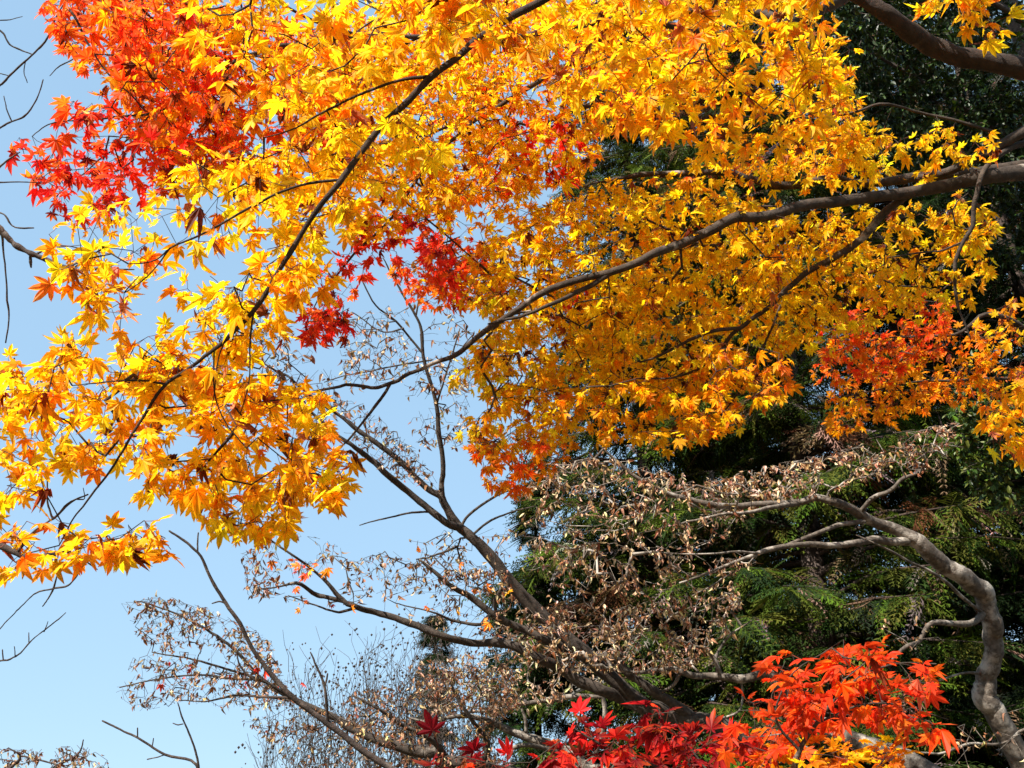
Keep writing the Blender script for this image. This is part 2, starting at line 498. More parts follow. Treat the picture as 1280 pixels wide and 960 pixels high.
def make_tree(name, label, cat, base, bark, trunk, limbs, seed, group=None, leafname='foliage', trunk_lump=.014):
    """trunk: list of (x, y, z, r) world rows or None; limbs: dicts with paths (picture rows) and sprays."""
    rng = np.random.default_rng(seed)
    base = np.asarray(base, float)
    root = thing(name, label, cat, base, group or GROUPS.get(name))
    if trunk is not None:
        t = np.asarray(trunk, float); b = Buf()
        p, r = fine(t[:, :3], t[:, 3], rng, 7, .013)
        tube(b, p, r, 14, rng, trunk_lump)
        b.build('trunk', bark, root, base, True)
    for lb in limbs:
        b = Buf(); sk = []; seen = []; extra = []
        for path in lb['paths']:
            p3, r3 = path3(path)
            own_mesh = bool(seen) and np.min(np.linalg.norm(np.vstack(seen) - p3[0], axis=1)) > max(.03, 1.3 * r3[0])
            seen.append(catmull(p3, 10))
            p, r = fine(p3, r3, rng, lb.get('per', 5), lb.get('wob', .010))
            big = r.max()
            tb_ = b
            if own_mesh:
                tb_ = Buf(); extra.append(tb_)
            tube(tb_, p, r, 12 if big > .03 else (8 if big > .012 else 6), rng, lb.get('lump', .05))
            if lb.get('twigs', True):
                q = catmull(p3, 12)
                sk.append(q[int(len(q) * lb.get('from', 0.0)):])
        leaves = Buf(); dry = None
        sp = lb.get('sprays', [])
        if sp:
            skel = np.vstack(sk)
            A, own = [], []
            for i, s in enumerate(sp):
                q = sample_spray(s, rng); A.append(q); own += [i] * len(q)
            A = np.vstack(A); own = np.array(own)
            X, par, D, ends = grow(skel, A, rng, lb.get('step', .09))
            twig_tubes(b, X, par, len(skel), lb.get('rmin', .0010), lb.get('rmax', .009))
            for i, s in enumerate(sp):
                e = ends[own == i]
                k = rng.integers(s['per'][0], s['per'][1] + 1, len(e)); idx = np.repeat(e, k); m = len(idx)
                if m == 0: continue
                back = rng.uniform(0, 1.0, m)[:, None] * (rng.random(m) < .7)[:, None]
                pp = par[idx]; pp = np.where(pp < 0, idx, pp)
                pos = X[idx] * (1 - back) + X[pp] * back
                if s['kind'] == 'wither':
                    gp = par[pp]; gp = np.where(gp < 0, pp, gp); far = (rng.random(m) < .45)[:, None]
                    pos = np.where(far, X[pp] * back + X[gp] * (1 - back), pos) + rng.normal(size=(m, 3)) * .006
                out = D[idx]
                y = out * .55 + rng.normal(size=(m, 3)) * .62 - ZUP * s['hang']
                nn = ZUP * s['up'] + TO_SUN * s['sun'] + unit(EYE - pos) * s['cam'] + rng.normal(size=(m, 3)) * s['rnd']
                size = s['size'] * rng.uniform(.5, 1.2, m)
                col = colours(s['pal'], m, rng)
                if s['kind'] == 'maple':
                    tipc = colours(s['tip'] or s['pal'], m, rng)
                    brn = rng.random(m) < .16
                    tipc[brn] = tipc[brn] * .25 + np.array(COL['rust']) * .75
                    dr = rng.random(m) < s['dry']
                    col[dr] = colours('witherdark', int(dr.sum()), rng) * np.array([1.0, .5, .32])
                    put_leaves(leaves, MAPLE, pos[~dr], y[~dr], nn[~dr], size[~dr], col[~dr], rng, tipc[~dr])
                    put_leaves(leaves, DRIED, pos[dr], y[dr], nn[dr], size[dr] * .75, col[dr], rng)
                else:
                    put_leaves(leaves, WITHER if s['kind'] == 'wither' else OVAL, pos, y, nn, size, col, rng)
        o = b.build(lb.get('name', 'limb'), bark, root, base, True)
        for e_ in extra: e_.build('limb', bark, root, base, True)
        if leaves.n:
            leaves.build(leafname, lb.get('leafmat', M_LEAF), o, base)
    return root


def ground_of(px, d):
    p = at(px, 480, d); return np.array([p[0], p[1], 0.0])


# ------------------------------------------------------------------ the ground
def make_ground():
    m, nt = new_mat('leaf litter')
    N, L = nt.nodes.new, nt.links.new
    out = N('ShaderNodeOutputMaterial'); p = N('ShaderNodeBsdfPrincipled'); p.inputs['Roughness'].default_value = .95
    tc = N('ShaderNodeTexCoord'); v = N('ShaderNodeTexVoronoi'); v.inputs['Scale'].default_value = 14; n = N('ShaderNodeTexNoise'); n.inputs['Scale'].default_value = .6
    L(tc.outputs['Object'], v.inputs['Vector']); L(tc.outputs['Object'], n.inputs['Vector'])
    r = N('ShaderNodeValToRGB'); e = r.color_ramp.elements; e[0].color = (.05, .03, .018, 1); e[1].color = (.20, .09, .03, 1); e.new(.5).color = (.12, .055, .022, 1)
    sx = N('ShaderNodeSeparateColor'); L(v.outputs['Color'], sx.inputs[0]); L(sx.outputs[0], r.inputs[0])
    mx = N('ShaderNodeMix'); mx.data_type = 'RGBA'; L(n.outputs['Fac'], mx.inputs['Factor']); L(r.outputs[0], mx.inputs['A']); mx.inputs['B'].default_value = (.04, .05, .02, 1)
    L(mx.outputs['Result'], p.inputs['Base Color']); L(p.outputs[0], out.inputs['Surface'])
    b = Buf()
    xs = np.concatenate([[-1500, -400, -120], np.linspace(-50, 50, 41), [120, 400, 1500]]); n_ = len(xs)
    gx, gy = np.meshgrid(xs, xs, indexing='ij')
    gz = -.06 + .05 * np.sin(gx * .35) * np.cos(gy * .3) - .08 * (np.hypot(gx, gy) > 60)
    i, j = np.meshgrid(np.arange(n_ - 1), np.arange(n_ - 1), indexing='ij'); a = (i * n_ + j).ravel()
    b.add(np.stack([gx, gy, gz], -1), np.stack([a, a + n_, a + n_ + 1, a + 1], -1))
    o = b.build('ground', m, None, (0, 0, 0), True)
    o['kind'] = 'structure'; o['label'] = 'brown leaf litter under the trees'; o['category'] = 'ground'


make_ground()


# ------------------------------------------------------------------ conifers
def conifer(label, px, d, height, radius, low, seed, nbr, pal='cypress', nf=62, fs=.50, lean=0.0, group='tall evergreen conifers'):
    rng = np.random.default_rng(seed)
    base = ground_of(px, d)
    root = thing('conifer_tree', label, 'tree', base, group)
    tb, fb = Buf(), Buf()
    hs = np.linspace(0, height, 14)
    axis = np.c_[base[0] + lean * (hs / height) ** 2 + .06 * np.sin(hs * .5 + seed), base[1] + .06 * np.cos(hs * .4 + seed), hs - .1]
    tr = .009 * height * (1 - hs / height) + .015
    tube(tb, axis, tr, 12, rng, .05)
    z = low + (height - low) * rng.random(nbr) ** 1.05
    B, Y, Nn, S = [], [], [], []
    for i in range(nbr):
        f = (z[i] - low) / (height - low)
        L = radius * ((1 - f) ** .75 * .95 + .05) * rng.uniform(.7, 1.12)
        az = rng.uniform(0, 2 * math.pi)
        o = np.array([np.interp(z[i], hs, axis[:, 0]), np.interp(z[i], hs, axis[:, 1]), z[i]])
        h = np.array([math.cos(az), math.sin(az), 0]); side = np.array([-h[1], h[0], 0])
        t = np.linspace(0, 1, 7)[:, None]
        p = o + h * L * t + ZUP * (L * (.22 * t - .48 * t ** 2 + .12 * t ** 4)) + side * L * .12 * np.sin(t * 2.5 + rng.uniform(0, 6)) * t
        tube(tb, p, np.linspace(.010 + .012 * L, .004, 7), 5)
        k = max(5, int(nf * (.35 + .65 * L / radius)))
        tt = rng.uniform(.10, 1.0, k) ** .85
        pos = np.stack([np.interp(tt, t[:, 0], p[:, c]) for c in range(3)], 1)
        sgn = rng.choice([-1, 1], k)[:, None]
        y = h * rng.uniform(.2, 1.0, (k, 1)) + side * sgn * rng.uniform(.3, 1.1, (k, 1)) + ZUP * rng.uniform(-.95, .12, (k, 1))
        B.append(pos); Y.append(y); Nn.append(ZUP * .9 + h * .35 + rng.normal(size=(k, 3)) * .38)
        S.append(fs * rng.uniform(.55, 1.15, k) * (.55 + .45 * (1 - f)))
    B = np.vstack(B); Y = np.vstack(Y); Nn = np.vstack(Nn); S = np.concatenate(S)
    col = colours(pal, len(B), rng)
    # neighbouring sprays share their tone
    ph = rng.uniform(0, 6); tone = noise3(B, 1.5, ph)
    dead = noise3(B, 1.1, ph + 2) > .60
    col[dead] = colours('witherdark', int(dead.sum()), rng) * .42
    col = col * np.exp(.35 * tone)[:, None]
    put_leaves(fb, FROND, B, Y, Nn, S, col, rng)
    tb.build('trunk', M_BARK_CEDAR, root, base, True)
    fb.build('crown', M_NEEDLE, root, base)


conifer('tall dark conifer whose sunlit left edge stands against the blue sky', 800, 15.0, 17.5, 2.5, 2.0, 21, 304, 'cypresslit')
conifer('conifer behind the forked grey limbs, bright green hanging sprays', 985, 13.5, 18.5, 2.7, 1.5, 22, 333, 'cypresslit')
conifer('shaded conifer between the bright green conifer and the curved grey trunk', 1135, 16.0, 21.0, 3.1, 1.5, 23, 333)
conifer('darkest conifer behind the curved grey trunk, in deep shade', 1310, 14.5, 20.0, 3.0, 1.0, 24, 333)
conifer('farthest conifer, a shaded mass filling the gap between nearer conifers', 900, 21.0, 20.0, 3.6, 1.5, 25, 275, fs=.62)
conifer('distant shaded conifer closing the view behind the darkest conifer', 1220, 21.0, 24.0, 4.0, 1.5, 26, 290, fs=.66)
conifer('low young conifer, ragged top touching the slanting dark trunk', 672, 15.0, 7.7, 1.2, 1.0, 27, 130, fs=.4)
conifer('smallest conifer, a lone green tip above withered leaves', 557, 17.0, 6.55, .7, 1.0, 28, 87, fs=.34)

# ------------------------------------------------------------------ glossy evergreen tree at the right
b = ground_of(1420, 10.5)
make_tree('evergreen_tree', 'broadleaf evergreen with small glossy dark green leaves above the curved grey trunk', 'tree', b, M_BARK_DARK,
    [(b[0], b[1], -.1, .26), (b[0] + .1, b[1], 3, .22), (b[0] - .1, b[1], 6, .18), (b[0], b[1], 9.5, .13), (b[0] - .2, b[1] - .2, 13.0, .09), (b[0] - .3, b[1] - .4, 15.5, .03)],
    [dict(name='limb', leafmat=M_GREEN, step=.25, rmin=.002, rmax=.03, lump=.04,
          paths=[[(1420, 300, 10.5, 26), (1330, 230, 10.2, 20), (1240, 160, 10, 14), (1150, 100, 10, 8), (1080, 60, 10, 4)],
                 [(1420, 160, 10.5, 20), (1330, 60, 10.3, 14), (1230, 0, 10, 9), (1120, -30, 10, 5)]],
          sprays=[spray([(1030, -40), (1330, -40), (1330, 330), (1240, 330), (1180, 240), (1080, 190), (1060, 90)], 9.2, 11.2, 2.4, 'evergreen', .068, (6, 11), -.2, 'oval', hang=.3, up=.8, sun=.3, gscale=1.4),
                  spray([(1000, 20), (1080, 20), (1100, 200), (1020, 210)], 9.6, 10.8, 1.0, 'evergreen', .068, (5, 8), -.2, 'oval', hang=.3, up=.8, gscale=2)]),
     dict(name='limb', leafmat=M_GREEN, step=.45, rmin=.004, rmax=.04, lump=.04,      # added high crown, out of view, that shades the right-hand conifers
          paths=[[(1235, -160, 14.2, 16), (1150, -300, 13.4, 14), (1020, -420, 12.6, 12), (880, -520, 11.8, 9), (740, -560, 11.4, 6), (640, -560, 11.2, 3)],
                 [(1150, -300, 13.4, 9), (1000, -300, 12.6, 7), (880, -330, 12.0, 4)]],
          sprays=[spray([(560, -760), (760, -860), (1000, -800), (1150, -600), (1230, -300), (1150, -160), (960, -170), (800, -300), (640, -430)], 10.6, 13.2, 1.7, 'evergreen', .12, (6, 11), -.5, 'oval', hang=.3, up=.8, gscale=1.2)]),
     dict(name='limb', leafmat=M_GREEN, step=.25, rmin=.002, rmax=.03, lump=.04,
          paths=[[(1420, 520, 10.3, 22), (1350, 500, 10, 16), (1280, 520, 9.6, 10), (1230, 560, 9.4, 5)]],
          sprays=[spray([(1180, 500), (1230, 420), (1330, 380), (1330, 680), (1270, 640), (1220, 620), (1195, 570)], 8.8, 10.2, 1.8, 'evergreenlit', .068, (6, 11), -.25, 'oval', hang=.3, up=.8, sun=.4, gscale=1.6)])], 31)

# ------------------------------------------------------------------ withered grey tree with the curved trunk
b = ground_of(1330, 7.6)
trunkD = [(1295, 990, 7.6, 40), (1266, 932, 7.6, 38), (1243, 890, 7.6, 36), (1231, 866, 7.6, 38), (1236, 842, 7.6, 32), (1241, 812, 7.6, 31), (1240, 780, 7.6, 33), (1229, 746, 7.6, 33), (1204, 722, 7.5, 31),
          (1174, 703, 7.45, 29), (1143, 674, 7.4, 26)]
p, r = path3(trunkD)
STRAY = dict(kind='maple', per=(1, 1), gap=-2, dry=0, size=.045)
W = dict(kind='wither', hang=1.15, up=.2, sun=.5, rnd=.8)
rows = [(b[0] + .25, b[1], -.1, .16), (b[0] + .15, b[1], 1.2, .135)] + [(*p[i], r[i]) for i in range(len(p))]
make_tree('withered_tree', 'grey barked tree with thick curved trunk at lower right holding withered tan leaves', 'tree', b, M_BARK_GREY, rows,
    [dict(leafmat=M_DRY, step=.16, rmin=.0022, rmax=.012, lump=.03,
          paths=[[(1143, 674, 7.4, 24), (1115, 660, 7.4, 20), (1090, 652, 7.35, 18), (1070, 640, 7.3, 17), (1042, 627, 7.2, 14), (1020, 622, 7.2, 13), (997, 629, 7.2, 12), (960, 630, 7.1, 11), (927, 632, 7.1, 11), (890, 631, 7, 10), (865, 625, 7, 9), (830, 615, 7, 8), (800, 600, 6.9, 7), (775, 580, 6.9, 5), (747, 555, 6.9, 3)],
                 [(997, 629, 7.2, 10), (965, 634, 7, 7), (940, 640, 6.9, 6), (900, 643, 6.8, 5), (850, 655, 6.8, 3)],
                 [(1077, 638, 7.3, 9), (1092, 622, 7.2, 8), (1115, 612, 7.1, 7), (1125, 600, 7.1, 6), (1145, 592, 7.1, 5), (1160, 585, 7, 3)]],
          sprays=[spray([(670, 580), (760, 570), (850, 590), (960, 600), (960, 650), (860, 690), (760, 690), (660, 660), (640, 620)], 6.3, 7.8, .40, 'wither', .035, (1, 4), .06, gscale=4.5, **W),
                  spray([(850, 610), (960, 580), (1010, 570), (1110, 565), (1105, 590), (1020, 620), (960, 625)], 6.6, 7.8, .75, 'wither', .035, (1, 4), .06, gscale=4.5, **W),
                  spray([(1020, 565), (1110, 545), (1200, 525), (1205, 560), (1180, 600), (1130, 590)], 6.6, 7.6, .42, 'witherdark', .035, (1, 3), .06, gscale=4.5, **W)]),
     dict(leafmat=M_DRY, step=.16, rmin=.0022, rmax=.012, lump=.03,
          paths=[[(1140, 676, 7.4, 15), (1120, 677, 7.35, 14), (1095, 675, 7.3, 14), (1070, 679, 7.2, 11), (1032, 682, 7.1, 10), (997, 681, 7, 9), (960, 687, 6.9, 8), (927, 700, 6.8, 6), (890, 715, 6.8, 5), (850, 728, 6.7, 3)],
                 [(1080, 652, 7.3, 9), (1050, 656, 7.2, 8), (1022, 666, 7.1, 7), (985, 680, 7, 6), (960, 689, 6.9, 5), (915, 690, 6.7, 4), (870, 693, 6.6, 3), (820, 690, 6.6, 2)]],
          sprays=[spray([(640, 660), (760, 680), (880, 690), (950, 700), (860, 750), (760, 740), (680, 740), (650, 710)], 6.2, 7.4, .36, 'wither', .034, (1, 4), .06, gscale=4.5, **W)]),
     dict(leafmat=M_DRY, step=.16, rmin=.0020, rmax=.008, lump=.05,
          paths=[[(1230, 765, 7.6, 14), (1222, 774, 7.5, 12), (1210, 780, 7.4, 11), (1185, 779, 7.3, 9), (1160, 782, 7.2, 8), (1150, 800, 7.2, 8), (1130, 810, 7.1, 7), (1115, 825, 7.1, 5)],
                 [(1230, 766, 7.6, 7), (1207, 750, 7.4, 6), (1172, 720, 7.2, 5), (1135, 700, 7.1, 4), (1110, 686, 7, 4), (1070, 669, 7, 2)],
                 [(1232, 842, 7.6, 5), (1200, 842, 7.5, 4), (1177, 850, 7.4, 3), (1130, 856, 7.3, 2)],
                 [(1300, 905, 7.3, 6), (1280, 912, 7.3, 5), (1260, 927, 7.3, 5), (1210, 930, 7.2, 5), (1180, 941, 7.1, 4), (1140, 941, 7, 3), (1090, 950, 7, 2)]],
          sprays=[spray([(1060, 760), (1160, 765), (1200, 790), (1160, 830), (1100, 810)], 6.8, 7.4, .05, 'wither', .033, (1, 3), .1, **W),
                  spray([(1110, 930), (1220, 900), (1290, 880), (1280, 960), (1130, 960)], 6.8, 7.4, .04, 'wither', .033, (1, 3), .1, **W)])], 41, leafname='foliage')

# second grey tree, its lower limb crossing behind the red leaves
b = ground_of(1200, 6.4)
p, r = path3([(1150, 960, 6.5, 36), (1120, 944, 6.6, 32), (1085, 930, 6.7, 28), (1048, 917, 6.8, 24), (1025, 902, 6.9, 22), (995, 880, 7, 20), (972, 858, 7, 18)])
make_tree('withered_tree', 'grey limbed tree with elbow bent bough passing behind the flame red maple leaves', 'tree', b, M_BARK_GREY,
    [(b[0] + .1, b[1], -.1, .15), (b[0] + .05, b[1], 1.4, .12)] + [(*p[i], r[i]) for i in range(len(p))],
    [dict(leafmat=M_DRY, step=.14, rmin=.0022, rmax=.012, lump=.035,
          paths=[[(972, 858, 7, 17), (960, 841, 7, 16), (945, 845, 7, 15), (927, 849, 7, 14), (905, 846, 7, 13), (885, 845, 7, 12), (860, 843, 6.9, 10), (842, 836, 6.9, 9), (820, 838, 6.9, 7), (795, 841, 6.8, 6), (765, 836, 6.8, 3)],
                 [(902, 845, 7, 9), (893, 825, 7, 8), (887, 815, 7, 7), (870, 808, 6.9, 5), (850, 800, 6.9, 3)],
                 [(893, 825, 7, 7), (900, 810, 7.1, 5), (912, 795, 7.1, 4), (940, 775, 7.1, 2)],
                 [(850, 842, 6.9, 7), (842, 856, 6.9, 6), (828, 865, 6.9, 5), (815, 872, 6.9, 3)],
                 [(927, 850, 7, 4), (928, 875, 7, 3), (922, 890, 6.9, 4), (905, 897, 6.9, 4), (890, 902, 6.9, 3)]],
          sprays=[spray([(760, 760), (840, 740), (920, 725), (930, 755), (900, 800), (860, 840), (800, 845), (730, 830)], 6.3, 7.6, .75, 'wither', .034, (1, 4), .06, gscale=4.5, **W),
                  spray([(640, 740), (760, 745), (760, 830), (700, 850), (650, 820)], 6.4, 7.6, .45, 'wither', .034, (1, 4), .06, gscale=4.5, **W)])], 42)

# ------------------------------------------------------------------ dark bare tree across the middle
b = ground_of(1010, 6.9)
p, r = path3([(960, 975, 7, 40), (925, 925, 7, 34), (880, 905, 7, 30), (835, 892, 7, 28), (800, 880, 7, 27)])
make_tree('bare_tree', 'nearly bare tree with dark trunk slanting up left across the blue sky', 'tree', b, M_BARK_MID,
    [(b[0] + .15, b[1], -.1, .19), (b[0], b[1], 1.3, .16)] + [(*p[i], r[i]) for i in range(len(p))],
    [dict(leafmat=M_DRY, step=.10, rmin=.0012, rmax=.008, lump=.05,
          paths=[[(800, 880, 7, 27), (765, 848, 7, 25), (740, 825, 7, 25), (707, 797, 7, 25), (672, 765, 7, 23), (640, 730, 7, 21), (610, 692, 7, 19), (590, 672, 7, 17), (570, 654, 7, 16), (558, 635, 7, 14), (550, 620, 7, 12), (535, 611, 7, 10), (520, 597, 7, 10), (495, 572, 7, 9), (475, 557, 7, 9), (450, 540, 7, 8), (425, 520, 7, 6), (395, 500, 7, 5), (360, 470, 7, 3)],
                 [(575, 658, 7, 14), (560, 655, 6.9, 13), (535, 635, 6.9, 12), (510, 615, 6.9, 11), (480, 590, 6.8, 11), (460, 572, 6.8, 10), (440, 557, 6.7, 8), (420, 543, 6.7, 7), (395, 520, 6.7, 5), (350, 480, 6.7, 3)]],
          sprays=[spray([(400, 490), (450, 500), (520, 560), (560, 620), (500, 600), (440, 560)], 6.5, 7.4, .28, 'witherdark', .033, (0, 1), .06, gscale=4.5, **W),
                  spray([(240, 350), (330, 370), (420, 460), (440, 520), (380, 520), (330, 480), (260, 420)], 6.4, 7.4, .28, 'witherdark', .05, (0, 1), .06, gscale=4.5, **W),
                  spray([(440, 700), (560, 660), (640, 660), (640, 740), (560, 740), (470, 745)], 6.6, 7.4, .22, 'wither', .033, (0, 2), .06, gscale=4.5, **W)]),
     dict(leafmat=M_DRY, step=.10, rmin=.0012, rmax=.006, lump=.05,
          paths=[[(553, 628, 7, 11), (552, 605, 7, 9), (554, 590, 7, 9), (549, 545, 7, 8), (544, 500, 7, 7), (533, 460, 7, 6), (528, 437, 7, 6), (527, 412, 7, 5), (519, 394, 7, 5), (505, 370, 7, 4), (492, 347, 7, 3), (478, 322, 7, 2)],
                 [(527, 440, 7, 4), (495, 402, 7, 3.5), (470, 382, 6.9, 3), (450, 347, 6.9, 2)],
                 [(520, 395, 7, 3), (523, 380, 7, 3), (535, 352, 7, 2), (541, 335, 7, 1.5)],
                 [(545, 510, 7, 4), (555, 475, 7, 3), (566, 440, 7, 3), (575, 410, 7, 2)],
                 [(505, 410, 7, 3), (480, 415, 7, 2.5), (455, 400, 7, 2), (440, 390, 7, 1.5)],
                 [(540, 450, 7, 3), (480, 460, 7, 2.5), (430, 470, 7, 2), (405, 478, 7, 1.5)]],
          sprays=[spray([(420, 400), (490, 380), (560, 380), (600, 420), (580, 560), (520, 560), (500, 480), (430, 490)], 6.6, 7.4, .20, 'wither', .036, (0, 1), .06, gscale=4.5, **W)]),
     dict(leafmat=M_DRY, step=.10, rmin=.0012, rmax=.007, lump=.05,
          paths=[[(745, 828, 7, 17), (710, 812, 7, 16), (682, 800, 6.9, 14), (655, 787, 6.9, 13), (640, 781, 6.9, 13), (620, 771, 6.8, 12), (590, 747, 6.8, 11), (560, 730, 6.7, 8), (540, 712, 6.7, 6), (525, 700, 6.7, 4)],
                 [(622, 771, 6.8, 6), (618, 755, 6.8, 6), (626, 735, 6.8, 4), (632, 715, 6.8, 2)],
                 [(614, 768, 6.8, 7), (600, 780, 6.7, 6), (570, 776, 6.7, 5), (540, 765, 6.6, 3), (500, 755, 6.6, 2)]],
          sprays=[spray([(500, 680), (640, 680), (640, 780), (500, 780)], 6.4, 7, .02, 'orange', **STRAY),
                  spray([(470, 700), (560, 690), (640, 720), (640, 800), (560, 790), (480, 770)], 6.4, 7.2, .22, 'wither', .033, (0, 2), .06, gscale=4.5, **W)]),
     dict(leafmat=M_DRY, step=.10, rmin=.0012, rmax=.008, lump=.05,
          paths=[[(805, 886, 7, 21), (775, 873, 7, 20), (750, 862, 6.9, 19), (725, 852, 6.9, 19), (705, 837, 6.9, 18), (670, 822, 6.8, 16), (640, 807, 6.8, 15), (625, 804, 6.8, 14), (590, 804, 6.8, 12), (555, 795, 6.7, 12), (530, 786, 6.7, 12), (500, 774, 6.7, 11), (470, 766, 6.7, 10), (440, 757, 6.6, 9), (428, 750, 6.6, 8), (412, 732, 6.6, 6), (396, 716, 6.6, 5), (370, 697, 6.5, 4), (340, 676, 6.5, 3)],
                 [(430, 752, 6.6, 7), (410, 747, 6.6, 8), (397, 744, 6.6, 8), (370, 729, 6.5, 6), (350, 733, 6.5, 3), (322, 737, 6.5, 2)],
                 [(445, 760, 6.6, 5), (430, 764, 6.6, 5), (415, 764, 6.5, 4), (395, 757, 6.5, 3), (360, 745, 6.5, 2)]],
          sprays=[spray([(360, 700), (390, 700), (390, 722), (360, 722)], 6.3, 6.6, .5, 'flame', **STRAY),
                  spray([(340, 690), (440, 690), (440, 760), (340, 760)], 6.3, 6.7, .05, 'flame', **STRAY),
                  spray([(300, 690), (360, 660), (430, 680), (470, 740), (430, 760), (360, 755), (310, 745)], 6.2, 7.0, .24, 'witherdark', .036, (0, 2), .06, gscale=4.5, **W)]),
     dict(leafmat=M_DRY, twigs=False, lump=.05,
          paths=[[(870, 900, 7, 22), (845, 882, 6.95, 18), (820, 866, 6.9, 16), (800, 852, 6.9, 15), (785, 842, 6.9, 14), (774, 828, 6.9, 14), (765, 821, 6.9, 13), (752, 820, 6.95, 12), (738, 822, 7, 10)],
                 [(575, 659, 7, 6), (585, 645, 7, 5), (598, 634, 7, 5), (627, 617, 7, 4), (650, 610, 7, 2)],
                 [(588, 670, 7, 5), (615, 650, 7, 4), (640, 640, 7, 3), (670, 632, 7, 2)],
                 [(572, 683, 7, 5), (555, 690, 7, 4), (537, 696, 7, 3)],
                 [(535, 640, 6.9, 4), (515, 641, 6.8, 4), (480, 648, 6.8, 3), (450, 657, 6.8, 2)]])], 43)

# ------------------------------------------------------------------ withered tree low in the middle, boughs reaching left
b = ground_of(820, 8.0)
p, r = path3([(760, 1010, 8, 28), (690, 985, 8, 26), (620, 962, 8, 24), (565, 948, 8, 22), (530, 940, 8, 21)])
make_tree('withered_tree', 'tree of level boughs reaching left with thin withered leaves against the sky', 'tree', b, M_BARK_MID,
    [(b[0], b[1], -.1, .16), (b[0] + .05, b[1], 1.5, .14)] + [(*p[i], r[i]) for i in range(len(p))],
    [dict(leafmat=M_DRY, step=.15, rmin=.0012, rmax=.009, lump=.05,
          paths=[[(530, 940, 8, 20), (505, 935, 8, 17), (470, 924, 8, 15), (440, 912, 8, 12), (415, 895, 8, 11), (375, 878, 8, 9), (340, 858, 8, 7), (318, 840, 8, 6), (285, 805, 8, 5), (250, 782, 8, 4), (215, 765, 8, 3), (175, 752, 8, 2)],
                 [(375, 878, 8, 6), (320, 848, 7.9, 5), (280, 836, 7.8, 4), (230, 822, 7.8, 3), (190, 815, 7.8, 2)],
                 [(330, 850, 8, 5), (290, 848, 8, 4), (240, 843, 8, 3), (190, 850, 8, 2.5), (150, 860, 8, 2)],
                 [(400, 888, 8, 6), (340, 872, 8.2, 5), (290, 870, 8.2, 4), (265, 876, 8.2, 3), (225, 876, 8.2, 2)]],
          sprays=[spray([(200, 820), (400, 830), (400, 860), (200, 870)], 7.6, 8.2, .035, 'scarlet', **STRAY),
                  spray([(150, 750), (210, 745), (290, 770), (340, 800), (360, 860), (320, 860), (260, 830), (170, 800)], 7.4, 8.6, .50, 'witherdark', .036, (0, 2), -.15, gscale=4.0, **W),
                  spray([(135, 860), (170, 815), (260, 830), (340, 850), (380, 880), (320, 890), (240, 880), (170, 890)], 7.4, 8.6, .36, 'witherdark', .036, (0, 2), -.15, gscale=4.0, **W)]),
     dict(leafmat=M_DRY, step=.14, rmin=.0012, rmax=.009, lump=.05,
          paths=[[(560, 948, 8, 12), (540, 925, 7.9, 9), (500, 905, 7.8, 7), (470, 885, 7.7, 5), (440, 870, 7.7, 3)],
                 [(600, 962, 8, 12), (610, 930, 7.9, 9), (590, 900, 7.8, 7), (570, 870, 7.8, 5), (560, 840, 7.8, 3)]],
          sprays=[spray([(420, 870), (500, 850), (560, 835), (640, 820), (650, 880), (600, 930), (520, 930), (450, 920)], 7.2, 8.4, .50, 'witherdark', .035, (0, 2), -.15, gscale=4.0, **W),
                  spray([(300, 900), (380, 880), (470, 910), (560, 940), (640, 930), (640, 970), (380, 970)], 7.4, 8.6, .36, 'witherdark', .034, (0, 2), -.15, gscale=4.0, **W)])], 44)

# tree with pale boughs at the bottom, behind the crimson leaves
b = ground_of(860, 8.2)
p, r = path3([(830, 1010, 8.2, 30), (780, 980, 8.2, 27), (735, 958, 8.2, 24), (700, 938, 8.2, 20), (677, 927, 8.2, 18)])
make_tree('withered_tree', 'pale boughed tree behind the crimson leaves at the bottom, tufts of tan leaves', 'tree', b, M_BARK_GREY,
    [(b[0], b[1], -.1, .15), (b[0], b[1], 1.6, .13)] + [(*p[i], r[i]) for i in range(len(p))],
    [dict(leafmat=M_DRY, step=.15, rmin=.0020, rmax=.010, lump=.03,
          paths=[[(677, 927, 8.2, 16), (655, 920, 8.2, 14), (640, 915, 8.2, 13), (620, 905, 8.2, 11), (597, 897, 8.1, 9), (570, 895, 8, 7), (540, 902, 8, 5), (510, 897, 8, 3)],
                 [(752, 871, 8.2, 8), (722, 870, 8.2, 9), (690, 874, 8.2, 9), (660, 879, 8.2, 7), (635, 884, 8.2, 6), (610, 888, 8.1, 5), (577, 892, 8, 3)],
                 [(740, 958, 8.2, 9), (752, 915, 8.2, 9), (756, 890, 8.2, 8), (752, 871, 8.2, 8), (735, 858, 8.2, 6), (722, 850, 8.2, 4)],
                 [(720, 950, 8.2, 10), (680, 935, 8.1, 9), (650, 932, 8, 7), (625, 940, 8, 5)],
                 [(658, 920, 8.2, 6), (657, 900, 8.2, 6), (652, 885, 8.2, 4)]],
          sprays=[spray([(500, 830), (570, 820), (640, 770), (700, 790), (760, 850), (700, 880), (620, 890), (540, 890)], 7.6, 8.8, .42, 'wither', .035, (1, 4), .06, gscale=4.5, **W)])], 45)

